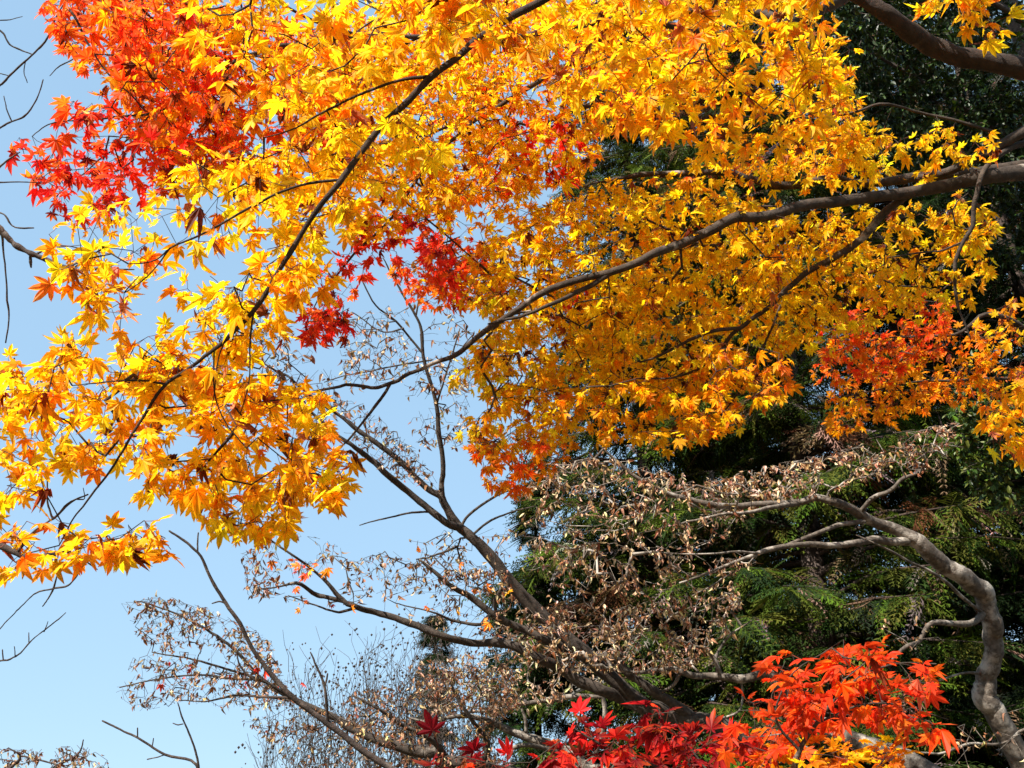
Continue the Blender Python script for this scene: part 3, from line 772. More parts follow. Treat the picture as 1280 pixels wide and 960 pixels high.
# ------------------------------------------------------------------ slender dark stem and other bare wood
b = ground_of(560, 3.6)
make_tree('dead_sapling', 'slender dark leafless stem rising left from the bottom edge to its forked tip', 'tree', b, M_BARK_DARK,
    [(b[0], b[1], -.1, .03)] + [(*q, rr) for q, rr in zip(*path3([(560, 1010, 3.6, 14), (490, 962, 3.6, 12)]))],
    [dict(lump=.05, twigs=False,
          paths=[[(490, 962, 3.6, 11), (445, 932, 3.6, 10), (410, 905, 3.6, 10), (365, 870, 3.6, 9), (335, 837, 3.6, 8), (320, 817, 3.6, 7), (300, 780, 3.6, 6.5), (278, 748, 3.6, 6), (262, 720, 3.6, 5), (247, 690, 3.6, 4.5), (230, 676, 3.6, 4), (212, 663, 3.6, 3)],
                 [(247, 690, 3.6, 3), (247, 678, 3.6, 3), (248, 666, 3.6, 2.5)],
                 [(410, 905, 3.6, 6), (408, 880, 3.6, 6), (406, 858, 3.6, 5), (395, 832, 3.6, 4), (388, 815, 3.6, 2.5)],
                 [(406, 858, 3.6, 4), (410, 842, 3.6, 3)],
                 [(365, 872, 3.6, 4), (345, 872, 3.6, 4), (320, 871, 3.6, 3), (290, 868, 3.6, 2)],
                 [(318, 850, 3.6, 4), (300, 832, 3.6, 3), (296, 812, 3.6, 2)],
                 [(290, 765, 3.6, 3), (276, 752, 3.6, 3), (265, 754, 3.6, 2)]])], 51)
b = ground_of(250, 3.2)
make_tree('dead_sapling', 'thin bare shoots with blunt buds at the bottom left, empty of leaves', 'tree', b, M_BARK_DARK,
    [(b[0], b[1], -.1, .018)] + [(*q, rr) for q, rr in zip(*path3([(252, 1010, 3.2, 9), (250, 965, 3.2, 8)]))],
    [dict(lump=.05, twigs=False,
          paths=[[(250, 965, 3.2, 6), (245, 955, 3.2, 5), (207, 943, 3.2, 4.5), (172, 922, 3.2, 4), (150, 912, 3.2, 3.5), (128, 901, 3.2, 3)],
                 [(249, 965, 3.2, 5), (246, 945, 3.2, 4), (236, 915, 3.2, 3.5), (227, 895, 3.2, 3), (222, 878, 3.2, 2)],
                 [(172, 922, 3.2, 2.5), (172, 910, 3.2, 2.5)], [(190, 935, 3.2, 2.5), (192, 923, 3.2, 2)], [(207, 943, 3.2, 2.5), (195, 947, 3.2, 2), (184, 949, 3.2, 2)],
                 [(229, 905, 3.2, 2), (222, 906, 3.2, 2), (216, 904, 3.2, 1.5)]])], 52)

b = ground_of(-230, 3.4)
make_tree('bare_tree', 'knobbly leafless dark boughs entering from the left edge', 'tree', b, M_BARK_DARK,
    [(b[0], b[1], -.1, .11), (b[0] + .05, b[1], 1.5, .10), (*at(-230, 500, 3.4), .08), (*at(-200, 300, 3.4), .05), (*at(-190, 60, 3.4), .025)],
    [dict(lump=.14, step=.07, rmin=.0012, rmax=.004,
          paths=[[(-215, 380, 3.4, 26), (-120, 260, 3.3, 20), (-40, 262, 3.2, 15), (0, 288, 3.2, 12), (15, 303, 3.2, 11), (30, 312, 3.2, 10), (45, 320, 3.2, 9), (70, 330, 3.2, 7), (95, 337, 3.2, 6), (135, 335, 3.2, 4), (168, 337, 3.2, 2)],
                 [(45, 318, 3.2, 4), (60, 310, 3.2, 3), (80, 307, 3.2, 2), (105, 312, 3.2, 1.5)],
                 [(38, 316, 3.2, 5), (38, 326, 3.2, 5), (39, 334, 3.2, 3)],
                 [(2, 292, 3.2, 4), (6, 330, 3.2, 3), (9, 370, 3.2, 3), (11, 400, 3.2, 2.5), (7, 428, 3.2, 2)],
                 [(70, 330, 3.2, 3), (66, 343, 3.2, 2)], [(-20, 265, 3.2, 6), (5, 268, 3.2, 3), (15, 282, 3.2, 3), (42, 285, 3.2, 2)],
                 [(-40, 235, 3.2, 5), (0, 208, 3.2, 4), (10, 200, 3.2, 3), (25, 190, 3.2, 2)], [(-30, 230, 3.2, 4), (5, 228, 3.2, 3), (55, 228, 3.2, 1.5)],
                 [(-40, 180, 3.2, 5), (0, 160, 3.2, 4), (15, 152, 3.2, 3.5), (30, 146, 3.2, 3), (48, 118, 3.2, 2), (54, 100, 3.2, 2)],
                 [(15, 152, 3.2, 2.5), (8, 135, 3.2, 2), (5, 120, 3.2, 1.5)]],
          )],
    53)
b = ground_of(-150, 4.2)
make_tree('bare_tree', 'fine leafless grey twigs crossing the sky at the top left corner', 'tree', b, M_BARK_MID,
    [(b[0], b[1], -.1, .09), (b[0], b[1], 2, .07), (*at(-150, 300, 4.2), .04), (*at(-110, 160, 4.2), .012)],
    [dict(lump=.12, twigs=False,
          paths=[[(-110, 160, 4.2, 8), (-40, 130, 4.1, 5), (0, 107, 4.1, 4), (12, 95, 4.1, 3.5), (40, 69, 4.1, 3.5), (56, 52, 4.1, 3), (68, 25, 4.1, 3), (80, 4, 4.1, 2)],
                 [(40, 68, 4.1, 2.5), (25, 62, 4.1, 2.5), (12, 55, 4.1, 3), (4, 42, 4.1, 3), (-12, 30, 4.1, 2)], [(32, 76, 4.1, 2), (30, 92, 4.1, 2), (34, 103, 4.1, 1.5)],
                 [(12, 95, 4.1, 2), (0, 92, 4.1, 2)], [(62, 95, 4.1, 1), (72, 84, 4.1, 2), (88, 76, 4.1, 2), (105, 65, 4.1, 1.5)], [(-10, 25, 4.1, 2), (8, 25, 4.1, 2), (28, 21, 4.1, 1)]])], 54)
b = ground_of(-120, 3.0)
make_tree('bare_tree', 'black leafless bough with hanging twigs below the large yellow leaves at left', 'tree', b, M_BARK_DARK,
    [(b[0], b[1], -.1, .08), (b[0], b[1], 1.6, .07), (*at(-120, 700, 3.0), .04)],
    [dict(lump=.12, twigs=False,
          paths=[[(-118, 720, 3, 22), (-60, 690, 2.9, 14), (0, 682, 2.8, 11), (22, 692, 2.8, 10), (37, 697, 2.8, 9), (70, 692, 2.8, 8), (82, 690, 2.8, 6), (105, 700, 2.8, 3), (122, 712, 2.8, 2)],
                 [(22, 690, 2.8, 5), (35, 672, 2.8, 5), (60, 652, 2.8, 4), (68, 647, 2.8, 4), (85, 630, 2.8, 4), (110, 618, 2.8, 3)], [(66, 648, 2.8, 4), (60, 630, 2.8, 3), (60, 600, 2.8, 2)], [(95, 624, 2.8, 2.5), (105, 624, 2.8, 2), (104, 610, 2.8, 1.5)],
                 [(68, 694, 2.8, 4), (72, 706, 2.8, 3), (70, 725, 2.8, 3), (60, 748, 2.8, 3), (53, 758, 2.8, 1.5)],
                 [(104, 700, 2.8, 3), (96, 720, 2.8, 3), (85, 732, 2.8, 3), (65, 736, 2.8, 3), (45, 741, 2.8, 2.5), (30, 755, 2.8, 2), (15, 770, 2.8, 2), (0, 786, 2.8, 2), (-30, 810, 2.8, 2)],
                 [(-70, 800, 2.9, 6), (-20, 824, 2.8, 4), (0, 826, 2.8, 3.5), (10, 825, 2.8, 3), (25, 816, 2.8, 3), (40, 800, 2.8, 2.5), (60, 785, 2.8, 2), (82, 766, 2.8, 1.5)],
                 [(4, 826, 2.8, 2), (3, 812, 2.8, 2)], [(19, 820, 2.8, 2), (18, 808, 2.8, 1.5)], [(36, 803, 2.8, 2), (36, 791, 2.8, 1.5)], [(55, 790, 2.8, 2), (60, 777, 2.8, 1.5)]])], 55)

b = ground_of(20, 8.5)
make_tree('withered_tree', 'withered treetop peeking over the bottom left corner of the sky', 'tree', b, M_BARK_DARK,
    [(b[0], b[1], -.1, .10), (b[0], b[1], 1.8, .07), (*at(20, 985, 8.5), .03)],
    [dict(leafmat=M_DRY, step=.13, rmin=.002, rmax=.006,
          paths=[[(20, 985, 8.5, 9), (10, 965, 8.4, 6), (25, 945, 8.4, 4), (10, 935, 8.4, 2)], [(40, 985, 8.5, 8), (75, 955, 8.4, 5), (100, 940, 8.4, 3), (104, 925, 8.4, 2)], [(25, 945, 8.4, 3), (50, 950, 8.4, 3), (80, 958, 8.4, 2)]],
          sprays=[spray([(-10, 930), (40, 935), (105, 930), (140, 950), (140, 970), (-10, 975)], 8, 9, .42, 'witherdark', .036, (1, 3), -.3, **W)])], 56)

# far brush of upright fine shoots
rng = np.random.default_rng(61)
b = ground_of(450, 13.0)
root = thing('bare_shrub', 'distant leafless brush of fine upright shoots with tiny dark seed heads', 'shrub', b)
sb, hb = Buf(), Buf()
for i in range(125):
    px = rng.uniform(330, 640); d = rng.uniform(12, 14.5)
    top = 780 + rng.uniform(0, 120) + 55 * abs((px - 500) / 150) ** 1.5
    foot = at(470 + (px - 470) * .75 + rng.normal() * 10, 1150, d)
    foot[2] = max(foot[2], -.05)
    tip = at(px, top, d)
    side = rng.normal(size=3) * .25
    t = np.linspace(0, 1, 9)[:, None]
    p = foot * (1 - t) + tip * t + side * (t * (1 - t)) * 2 + rng.normal(size=(9, 3)) * .03
    tube(sb, p, np.linspace(.0085, .0022, 9), 4)
    for k in range(rng.integers(7, 13)):
        u = rng.uniform(.45, 1.0); o = np.array([np.interp(u, t[:, 0], p[:, c]) for c in range(3)])
        dv = unit(np.array([rng.normal() * .6, rng.normal() * .4, 1.0])) * rng.uniform(.2, .6)
        q = o + dv * np.linspace(0, 1, 4)[:, None] + rng.normal(size=(4, 3)) * .02
        tube(sb, q, [.0036, .0032, .0028, .0024], 3)
        if rng.random() < .7:
            for w in range(rng.integers(1, 4)):
                c = q[-1] + rng.normal(size=3) * .05; s = rng.uniform(.010, .020)
                o6 = np.array([[1, 0, 0], [-1, 0, 0], [0, 1, 0], [0, -1, 0], [0, 0, 1], [0, 0, -1.3]]) * s
                hb.add(c + o6, None, [(0, 2, 4), (2, 1, 4), (1, 3, 4), (3, 0, 4), (2, 0, 5), (1, 2, 5), (3, 1, 5), (0, 3, 5)])
sb.build('stem', M_BARK_MID, root, b, True)
hb.build('seed_head', M_BARK_DARK, root, b)

# ------------------------------------------------------------------ the maples
# near yellow maple: one bough from the upper right, arching over the frame and down to the left
b = ground_of(1560, 3.3)
p, r = path3([(1560, 420, 3.3, 74), (1500, 220, 3.3, 62), (1400, 120, 3.3, 52)])
Y = dict(size=.042)
make_tree('maple_tree', 'near yellow maple with large leaves and long dark bough running diagonally down left', 'tree', b, M_BARK_NEAR,
    [(b[0], b[1], -.1, .16), (b[0] + .03, b[1], 1.2, .13), (b[0], b[1], 2.0, .11)] + [(*p[i], r[i]) for i in range(3)],
    [dict(lump=.05, step=.07, rmin=.0009, rmax=.005, wob=.006, **{'from': .36},
          paths=[[(1400, 120, 3.3, 46), (1340, 96, 3.25, 40), (1280, 86, 3.2, 37), (1230, 76, 3.2, 35), (1190, 68, 3.2, 34), (1160, 55, 3.2, 33), (1135, 38, 3.15, 31), (1110, 19, 3.1, 29), (1085, 2, 3.1, 27), (1050, -18, 3.1, 25), (980, -55, 3, 22), (880, -80, 2.9, 19), (790, -70, 2.8, 17), (720, -28, 2.7, 15),
                  (680, 0, 2.7, 13), (640, 20, 2.7, 13), (603, 45, 2.7, 13), (572, 72, 2.65, 12), (540, 95, 2.6, 12), (512, 125, 2.6, 12), (480, 155, 2.6, 11), (452, 190, 2.55, 10.5), (424, 228, 2.5, 10), (392, 268, 2.5, 9), (366, 310, 2.5, 8.5), (342, 350, 2.5, 8), (320, 385, 2.5, 7.5), (292, 415, 2.5, 7), (263, 441, 2.5, 6.5), (230, 465, 2.5, 6), (205, 482, 2.5, 5.5), (182, 518, 2.5, 5), (160, 552, 2.5, 4.5), (144, 580, 2.5, 4), (112, 622, 2.5, 3.2), (92, 648, 2.5, 2.6), (74, 682, 2.5, 2)],
                 [(537, 96, 2.6, 7), (505, 99, 2.6, 6), (470, 110, 2.6, 5), (445, 120, 2.6, 5), (415, 135, 2.6, 4.5), (395, 145, 2.6, 4), (370, 160, 2.6, 3), (330, 172, 2.6, 2)],
                 [(424, 225, 2.5, 6), (385, 229, 2.5, 5), (352, 240, 2.5, 4.5), (320, 255, 2.5, 4.5), (282, 277, 2.5, 4), (250, 294, 2.5, 4), (212, 311, 2.5, 3.5), (195, 325, 2.5, 2.5), (160, 330, 2.5, 1.8)],
                 [(174, 345, 2.5, 1.6), (155, 366, 2.5, 2), (185, 345, 2.5, 2.4), (212, 311, 2.5, 2.6)],
                 [(207, 480, 2.5, 4), (180, 476, 2.5, 3.5), (150, 476, 2.5, 3), (120, 479, 2.5, 2), (90, 482, 2.5, 1.5)],
                 [(318, 388, 2.5, 4), (313, 425, 2.5, 3), (311, 478, 2.5, 2.5), (300, 520, 2.5, 2)],
                 [(281, 424, 2.5, 3), (273, 450, 2.5, 2.5), (268, 490, 2.5, 2), (263, 520, 2.5, 1.5)],
                 [(268, 437, 2.5, 3), (270, 500, 2.5, 2.5), (290, 540, 2.5, 2.5), (310, 562, 2.5, 2)]],
          sprays=[spray([(-20, 445), (80, 440), (160, 440), (240, 445), (330, 455), (405, 470), (420, 520), (440, 575), (415, 622), (370, 650), (290, 680), (225, 610), (180, 605), (110, 575), (60, 585), (-20, 560)], 2.45, 3.2, 1.75, 'sunny', gap=-.6, tip='amber', **Y),
                  spray([(-20, 560), (50, 570), (55, 630), (-20, 640)], 2.4, 3.0, .7, 'gold', gap=-.5, **Y),
                  spray([(-20, 640), (60, 650), (130, 655), (200, 640), (210, 685), (120, 695), (-20, 705)], 2.35, 2.9, 1.5, 'gold', gap=-.6, tip='orange', dry=.1, **Y),
                  spray([(60, 290), (140, 255), (240, 250), (330, 240), (330, 290), (200, 325), (130, 405), (90, 390), (75, 330)], 2.4, 3.0, 1.0, 'gold', gap=-.4, dry=.12, **Y),
                  spray([(50, 420), (150, 400), (240, 400), (300, 425), (240, 450), (60, 450)], 2.4, 3.0, .8, 'gold', gap=-.4, dry=.1, **Y),
                  spray([(235, 345), (330, 300), (400, 270), (420, 330), (380, 395), (330, 440), (260, 430), (225, 400)], 2.45, 3.1, 1.15, 'yellow', gap=-.3, dry=.05, **Y),
                  spray([(190, 225), (280, 180), (420, 140), (520, 130), (560, 200), (480, 255), (420, 290), (340, 300), (300, 255), (220, 265)], 2.5, 3.4, 1.35, 'yellow', gap=-.45, **Y)]),
     dict(lump=.05, step=.07, rmin=.0009, rmax=.006,
          paths=[[(1050, -18, 3.1, 16), (980, -50, 3, 12), (900, -40, 2.9, 10), (800, -40, 2.8, 9), (700, -50, 2.7, 8), (560, -55, 2.6, 7), (400, -50, 2.5, 5), (280, -40, 2.5, 3)],
                 [(900, -40, 2.9, 5), (895, 0, 2.9, 4), (886, 22, 2.9, 4), (880, 50, 2.9, 3.5), (866, 72, 2.9, 3), (845, 95, 2.9, 2.5), (825, 120, 2.9, 2)],
                 [(880, 50, 2.9, 3), (890, 80, 3, 3), (910, 100, 3, 2.5), (935, 120, 3, 2), (970, 150, 3, 1.5)]],
          sprays=[spray([(235, -30), (480, -40), (700, -40), (700, 40), (560, 95), (430, 125), (330, 150), (260, 130), (240, 60)], 2.4, 3.2, 1.25, 'gold', gap=-.35, tip='amber', **Y),
                  spray([(700, -330), (1250, -360), (1280, -120), (1100, -70), (900, -60), (720, -60)], 2.4, 3.2, .22, 'gold', gap=-.4, **Y),  # unseen leaves above the frame, added to throw shade on the right
                  spray([(700, -40), (1040, -40), (1030, 50), (1060, 130), (980, 190), (890, 175), (800, 165), (740, 120), (680, 90)], 2.8, 3.6, 1.35, 'gold', gap=-.4, tip='yellow', **Y)]),
     dict(lump=.05, step=.06, rmin=.0009, rmax=.004,
          paths=[[(1400, 110, 3.3, 10), (1330, 0, 3.3, 7), (1270, -40, 3.2, 5), (1220, -30, 3.2, 4), (1190, -15, 3.2, 2.5)],
                 [(1400, 112, 3.3, 12), (1330, 330, 3.5, 8), (1300, 420, 3.5, 5), (1285, 470, 3.5, 3)]],
          sprays=[spray([(1140, -40), (1250, -40), (1252, 50), (1205, 50), (1190, 10), (1140, 5)], 3.0, 3.4, .85, 'gold', gap=-.4, **Y),
                  spray([(1270, 370), (1330, 370), (1330, 580), (1245, 560), (1225, 520), (1260, 450)], 3.2, 3.7, 1.0, 'gold', gap=-.3, tip='amber', dry=.08, **Y)])], 71, group=None)

# red and orange maple behind it
b = ground_of(1520, 5.0)
S4 = dict(size=.039)
p, r = path3([(1500, 300, 5, 60), (1420, 60, 5, 46), (1300, -50, 4.9, 36)])
make_tree('maple_tree', 'maple turning scarlet at upper left, orange toward the middle, behind the near yellow leaves', 'tree', b, M_BARK_MAPLE,
    [(b[0], b[1], -.1, .19), (b[0], b[1], 1.6, .16), (b[0] - .03, b[1], 3.0, .14)] + [(*p[i], r[i]) for i in range(3)],
    [dict(lump=.03, step=.08, rmin=.0010, rmax=.006, **{'from': .2},
          paths=[[(1300, -50, 4.9, 32), (1180, -50, 4.8, 28), (1090, -25, 4.7, 24), (1040, 5, 4.6, 21), (985, 28, 4.5, 19), (940, 46, 4.4, 16), (880, 40, 4.3, 14), (800, 27, 4.2, 12), (750, 28, 4.1, 12), (690, 37, 4, 11), (648, 46, 4, 10), (615, 48, 3.9, 9), (575, 46, 3.9, 9), (530, 45, 3.8, 8), (450, 46, 3.8, 8), (380, 55, 3.7, 7.5), (320, 66, 3.7, 7), (295, 78, 3.6, 6.5), (270, 97, 3.6, 6), (240, 115, 3.5, 5.5), (210, 132, 3.5, 5), (186, 143, 3.5, 4.5), (160, 144, 3.5, 3.5), (120, 150, 3.4, 3), (60, 156, 3.4, 2), (40, 170, 3.4, 1.5)],
                 [(450, 46, 3.8, 6), (380, 20, 3.7, 5), (300, -25, 3.6, 5), (190, -35, 3.5, 4.5), (110, -25, 3.5, 4), (80, 0, 3.5, 4.5), (97, 28, 3.5, 4), (112, 58, 3.5, 3.5), (137, 95, 3.5, 3), (165, 120, 3.5, 2.5), (182, 140, 3.5, 2)],
                 [(186, 145, 3.5, 3), (165, 170, 3.45, 3), (130, 195, 3.4, 2.5), (100, 220, 3.4, 2), (70, 245, 3.4, 1.5)],
                 [(480, 20, 3.9, 4), (465, 5, 3.9, 5), (440, -20, 3.9, 4)], [(525, 46, 3.8, 4), (500, 58, 3.8, 4), (465, 66, 3.8, 3), (430, 85, 3.8, 2)]],
          sprays=[spray([(50, -20), (250, -20), (270, 80), (300, 190), (200, 195), (135, 130), (95, 85), (65, 50)], 3.1, 4.0, 1.6, 'flame', gap=-.35, tip='scarlet', **S4),
                  spray([(10, 180), (60, 135), (110, 115), (150, 150), (240, 165), (240, 215), (190, 240), (130, 275), (55, 265), (40, 215)], 3.0, 3.8, 1.0, 'red', gap=-.45, tip='red', dry=.04, **S4),
                  spray([(120, -20), (420, 30), (470, 190), (330, 235), (240, 230), (150, 100)], 3.5, 4.6, 2.0, 'mixed', gap=-.6, tip='flame', **S4)]),
     dict(lump=.03, step=.09, rmin=.0011, rmax=.006,
          paths=[[(985, 28, 4.5, 15), (930, 10, 4.7, 13), (860, 15, 4.9, 12), (802, 41, 5, 10), (785, 50, 5, 10), (722, 75, 5, 9), (685, 95, 5, 9), (640, 122, 4.9, 8), (612, 140, 4.9, 7.5), (595, 150, 4.9, 7), (563, 176, 4.8, 6), (545, 191, 4.8, 5.5), (522, 222, 4.8, 5), (505, 250, 4.7, 4.5), (495, 265, 4.7, 4.5), (467, 295, 4.6, 4), (442, 318, 4.6, 4), (420, 345, 4.6, 3), (405, 360, 4.6, 2.5), (392, 385, 4.6, 1.8)],
                 [(597, 149, 4.9, 5.5), (577, 153, 4.9, 5), (537, 167, 4.9, 4.5), (502, 176, 4.8, 3), (460, 182, 4.8, 2)],
                 [(700, 88, 5, 8), (745, 128, 5.2, 9), (712, 140, 5.2, 8), (690, 150, 5.2, 6), (660, 175, 5.2, 4), (635, 200, 5.2, 2)],
                 [(505, 250, 4.7, 4), (535, 275, 4.8, 3), (565, 300, 4.9, 3), (600, 330, 5, 2)]],
          sprays=[spray([(400, 40), (640, -20), (900, -20), (900, 110), (780, 130), (730, 220), (640, 240), (560, 250), (470, 240), (400, 200)], 4.4, 6.0, 2.1, 'mixyellow', gap=-.7, **S4),
                  spray([(420, 210), (520, 210), (570, 240), (500, 290), (430, 300)], 4.4, 5.2, .9, 'mixyellow', gap=-.4, **S4),
                  spray([(480, 205), (600, 205), (650, 250), (620, 300), (560, 285), (520, 250)], 4.6, 5.6, .9, 'mixyellow', gap=-.3, **S4),
                  spray([(372, 420), (395, 340), (440, 290), (495, 255), (560, 290), (590, 320), (578, 375), (530, 330), (480, 330), (440, 350), (440, 410), (395, 425)], 4.2, 5.0, 1.05, 'red', gap=-.35, dry=.02, **S4),
                  spray([(600, 180), (660, 145), (720, 150), (725, 225), (640, 245), (605, 240)], 4.6, 5.2, .6, 'red', gap=-.1, **S4),
                  spray([(485, 335), (545, 300), (620, 290), (640, 370), (560, 385), (510, 375)], 5.2, 6.2, 1.4, 'flame', gap=-.5, size=.04)])], 72)

# yellow maple on the right, long pale and dark boughs
b = ground_of(1500, 5.4)
p, r = path3([(1530, 600, 5.4, 66), (1480, 330, 5.3, 54), (1400, 218, 5.2, 44)])
S5 = dict(size=.039)
make_tree('maple_tree', 'yellow maple on the right with a long bough sweeping left beneath dense golden leaves', 'tree', b, M_BARK_MAPLE,
    [(b[0] + .2, b[1], -.1, .20), (b[0] + .15, b[1], 1.6, .17)] + [(*p[i], r[i]) for i in range(3)],
    [dict(lump=.035, step=.085, rmin=.0011, rmax=.006, **{'from': .12},
          paths=[[(1400, 218, 5.2, 40), (1340, 208, 5, 33), (1280, 215, 4.9, 28), (1230, 222, 4.8, 25), (1160, 236, 4.8, 20), (1085, 247, 4.7, 19), (1010, 256, 4.6, 18), (940, 272, 4.5, 17), (920, 272, 4.5, 18), (890, 288, 4.5, 16), (850, 305, 4.5, 15), (815, 318, 4.4, 14), (785, 333, 4.4, 13), (762, 341, 4.4, 12), (735, 347, 4.4, 11), (690, 361, 4.4, 11), (655, 381, 4.4, 10), (638, 393, 4.4, 10), (620, 404, 4.4, 10), (597, 421, 4.4, 9), (570, 443, 4.4, 8), (535, 458, 4.4, 7), (505, 471, 4.4, 6.5), (487, 480, 4.4, 6.5), (470, 484, 4.4, 6), (440, 481, 4.4, 5.5), (420, 484, 4.4, 5), (377, 490, 4.4, 4), (350, 481, 4.4, 3), (328, 470, 4.4, 2)],
                 [(765, 340, 4.4, 10), (742, 355, 4.4, 9), (715, 368, 4.4, 8), (690, 380, 4.3, 7), (665, 391, 4.3, 6), (640, 398, 4.3, 5), (610, 405, 4.3, 3)],
                 [(488, 479, 4.4, 5.5), (482, 490, 4.4, 5), (470, 506, 4.4, 5), (452, 530, 4.4, 4), (436, 549, 4.4, 3.5), (418, 566, 4.4, 2)]],
          sprays=[spray([(600, 290), (760, 245), (900, 240), (1000, 262), (900, 330), (800, 400), (700, 480), (620, 500), (565, 470), (620, 400), (575, 370), (580, 310)], 4.45, 5.9, 1.7, 'yellow', gap=-.6, **S5),
                  spray([(700, 400), (900, 300), (1000, 270), (960, 420), (870, 470), (740, 500)], 4.5, 5.9, 1.5, 'yellow', gap=-.6, **S5),
                  spray([(620, 485), (740, 480), (930, 455), (985, 480), (920, 530), (850, 555), (740, 545), (680, 560), (600, 560), (585, 540)], 4.3, 5.6, 1.6, 'gold', gap=-.6, tip='amber', **S5),
                  spray([(580, 545), (690, 545), (720, 560), (660, 600), (630, 620), (595, 585)], 4.3, 5.2, 1.2, 'orange', gap=-.5, **S5),
                  spray([(700, 375), (735, 355), (740, 420), (690, 440)], 5.4, 6, 1.0, 'red', gap=-.3, **S5)]),
     dict(lump=.05, step=.085, rmin=.0011, rmax=.006,
          paths=[[(1400, 217, 5.2, 26), (1340, 205, 5.1, 22), (1280, 207, 5, 18), (1220, 215, 5, 17), (1165, 219, 5, 17), (1120, 225, 5, 16), (1070, 229, 5, 14), (1040, 223, 5, 13), (1000, 231, 5, 13), (960, 230, 5, 13), (935, 222, 5, 12), (905, 215, 5, 12), (860, 217, 5, 11), (800, 219, 5, 9), (770, 224, 5, 6), (745, 228, 5, 3)],
                 [(1400, 216, 5.2, 26), (1340, 165, 5, 22), (1280, 166, 4.9, 19), (1240, 187, 4.9, 17), (1190, 212, 4.9, 15), (1150, 222, 4.95, 13)],
                 [(1240, 164, 4.9, 7), (1200, 152, 4.9, 6), (1150, 140, 4.9, 5.5), (1100, 130, 4.8, 5), (1060, 143, 4.8, 4.5), (1020, 143, 4.8, 4), (980, 128, 4.7, 3), (940, 115, 4.7, 2)]],
          sprays=[spray([(880, 170), (960, 190), (1060, 130), (1080, 160), (1060, 200), (1010, 225), (900, 225), (850, 230)], 4.6, 5.7, 1.5, 'gold', gap=-.45, **S5),
                  spray([(1060, 150), (1120, 170), (1190, 150), (1240, 155), (1255, 195), (1200, 215), (1100, 230), (1010, 225)], 4.6, 5.5, .85, 'yellow', gap=-.2, **S5),
                  spray([(640, 250), (760, 225), (850, 215), (860, 240), (760, 270), (640, 300)], 4.6, 5.6, 1.0, 'yellow', gap=-.4, **S5),
                  spray([(960, 40), (1060, 40), (1075, 130), (980, 150)], 4.4, 5.2, .9, 'gold', gap=-.2, **S5)]),
     dict(lump=.035, step=.085, rmin=.0011, rmax=.006,
          paths=[[(1140, 238, 4.8, 14), (1118, 255, 4.8, 14), (1096, 275, 4.8, 13), (1080, 296, 4.8, 13), (1060, 311, 4.8, 12), (1042, 322, 4.8, 11), (1010, 340, 4.8, 10), (985, 360, 4.8, 9), (962, 383, 4.7, 8), (936, 402, 4.7, 7.5), (915, 418, 4.7, 7), (896, 444, 4.7, 6), (880, 457, 4.6, 5), (852, 470, 4.6, 4), (795, 473, 4.6, 2.5)],
                 [(925, 410, 4.7, 6), (885, 416, 4.6, 6.5), (865, 424, 4.6, 6), (840, 437, 4.6, 5), (815, 448, 4.6, 4), (785, 457, 4.6, 3)],
                 [(1290, 176, 5, 14), (1262, 186, 4.9, 10), (1236, 205, 4.8, 9), (1222, 235, 4.7, 8), (1217, 262, 4.7, 8), (1216, 282, 4.7, 8), (1205, 300, 4.7, 7.5), (1196, 322, 4.7, 7), (1193, 350, 4.7, 6), (1198, 382, 4.7, 5), (1205, 402, 4.7, 4), (1214, 425, 4.7, 2)],
                 [(1205, 302, 4.7, 4), (1180, 312, 4.7, 3.5), (1150, 316, 4.7, 3), (1110, 322, 4.7, 2)],
                 [(985, 360, 4.8, 5), (955, 430, 4.8, 4), (900, 520, 4.8, 3), (870, 545, 4.8, 2)]],
          sprays=[spray([(985, 270), (1120, 250), (1220, 240), (1245, 290), (1195, 310), (1130, 345), (1060, 370), (1010, 440), (950, 430), (960, 330)], 4.6, 5.6, 1.25, 'yellow', gap=-.3, **S5),
                  spray([(990, 330), (1190, 300), (1235, 250), (1250, 330), (1210, 380), (1100, 400), (1030, 450)], 4.7, 5.7, .6, 'yellow', gap=-.2, **S5),
                  spray([(880, 440), (960, 420), (1000, 440), (985, 490), (900, 530), (850, 540)], 4.3, 5.2, 1.0, 'amber', gap=-.3, tip='orange', **S5)])], 73)

# orange maple at the right edge, farther back
b = ground_of(1420, 6.4)
make_tree('maple_tree', 'smaller orange red maple at the right, under the yellow boughs', 'tree', b, M_BARK_MAPLE,
    [(b[0], b[1], -.1, .12), (b[0], b[1], 2.0, .10), (*at(1410, 620, 6.4), .08), (*at(1380, 500, 6.3), .05)],
    [dict(lump=.03, step=.10, rmin=.0013, rmax=.006,
          paths=[[(1380, 500, 6.3, 16), (1320, 450, 6.2, 12), (1260, 400, 6.1, 9), (1225, 395, 6, 7), (1200, 415, 6, 5), (1150, 420, 6, 4), (1090, 425, 6, 3), (1040, 440, 6, 2)],
                 [(1320, 450, 6.2, 8), (1270, 470, 6.1, 6), (1200, 475, 6, 5), (1130, 480, 6, 3), (1060, 495, 6, 2)]],
          sprays=[spray([(1015, 460), (1040, 400), (1090, 365), (1150, 350), (1190, 380), (1185, 430), (1100, 470), (1030, 475)], 5.5, 6.8, 1.1, 'flame', gap=-.2, tip='orange', **S5),
                  spray([(1020, 500), (1060, 470), (1190, 435), (1230, 395), (1270, 370), (1300, 480), (1240, 520), (1180, 500), (1100, 530), (1040, 545)], 5.6, 6.7, .85, 'amber', gap=-.25, tip='orange', **S5)])], 74)

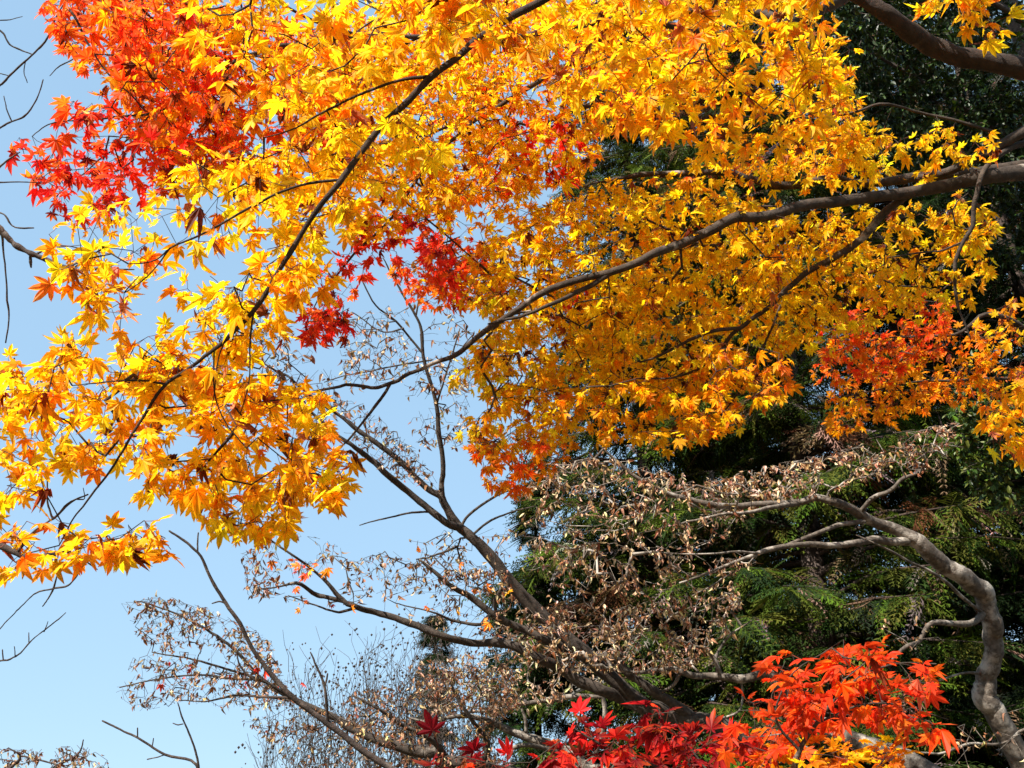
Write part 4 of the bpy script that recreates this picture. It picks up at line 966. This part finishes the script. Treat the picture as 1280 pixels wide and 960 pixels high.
# red maple in the foreground, at the bottom
b = ground_of(1000, 2.3)
FR = dict(size=.037, hang=.38, up=1.2, sun=.35, rnd=.30)
make_tree('maple_tree', 'foreground maple at the bottom with flame red, crimson and orange leaves in flat layers', 'tree', b, M_BARK_MAPLE,
    [(b[0], b[1], -.1, .03), (b[0], b[1], 1.0, .025), (*at(1000, 1060, 2.3), .016)],
    [dict(lump=.05, step=.06, rmin=.0009, rmax=.004,
          paths=[[(1000, 1060, 2.3, 16), (985, 990, 2.3, 11), (1000, 940, 2.3, 8), (1030, 890, 2.3, 6), (1070, 850, 2.3, 4), (1120, 830, 2.3, 3), (1170, 830, 2.3, 2)],
                 [(1000, 940, 2.3, 5), (970, 900, 2.3, 4), (985, 850, 2.3, 3), (1040, 810, 2.3, 2)], [(1020, 905, 2.3, 4), (1080, 880, 2.3, 3), (1140, 885, 2.3, 2), (1185, 900, 2.3, 1.5)]],
          sprays=[spray([(905, 905), (950, 845), (1010, 805), (1050, 790), (1120, 805), (1180, 825), (1165, 845), (1090, 850), (1140, 870), (1195, 900), (1150, 915), (1080, 890), (1020, 905), (960, 950), (900, 950)], 2.1, 2.8, 1.7, 'deepflame', gap=-.45, tip='ember', dry=.01, **FR)]),
     dict(lump=.05, step=.06, rmin=.0009, rmax=.004,
          paths=[[(985, 1010, 2.3, 9), (900, 985, 2.25, 7), (820, 960, 2.2, 6), (770, 940, 2.2, 4.5), (740, 925, 2.2, 3.5), (710, 905, 2.2, 2)], [(900, 985, 2.25, 5), (860, 930, 2.3, 3), (840, 890, 2.3, 2)], [(820, 960, 2.2, 4), (740, 975, 2.2, 3), (640, 960, 2.2, 2), (570, 945, 2.2, 1.5)]],
          sprays=[spray([(680, 970), (700, 925), (770, 905), (800, 880), (840, 875), (880, 910), (930, 920), (940, 975)], 2.0, 2.6, 1.5, 'crimson', gap=-.55, tip='red', dry=.02, **FR),
                  spray([(530, 930), (580, 925), (640, 940), (700, 950), (690, 975), (540, 975)], 2.0, 2.4, .8, 'crimson', gap=-.3, **FR),
                  spray([(655, 885), (750, 885), (760, 910), (680, 915)], 2.1, 2.4, .5, 'crimson', gap=-.2, **FR)]),
     dict(lump=.05, step=.06, rmin=.0009, rmax=.004,
          paths=[[(1000, 1060, 2.3, 8), (1020, 1000, 2.35, 6), (1050, 960, 2.4, 4), (1090, 945, 2.4, 2)], [(1020, 1000, 2.35, 4), (960, 960, 2.4, 3), (930, 945, 2.4, 2)]],
          sprays=[spray([(930, 975), (960, 930), (1040, 912), (1100, 925), (1135, 935), (1110, 975)], 2.2, 2.7, 1.9, 'amber', gap=-.45, tip='gold', dry=.01, **FR)])], 75)
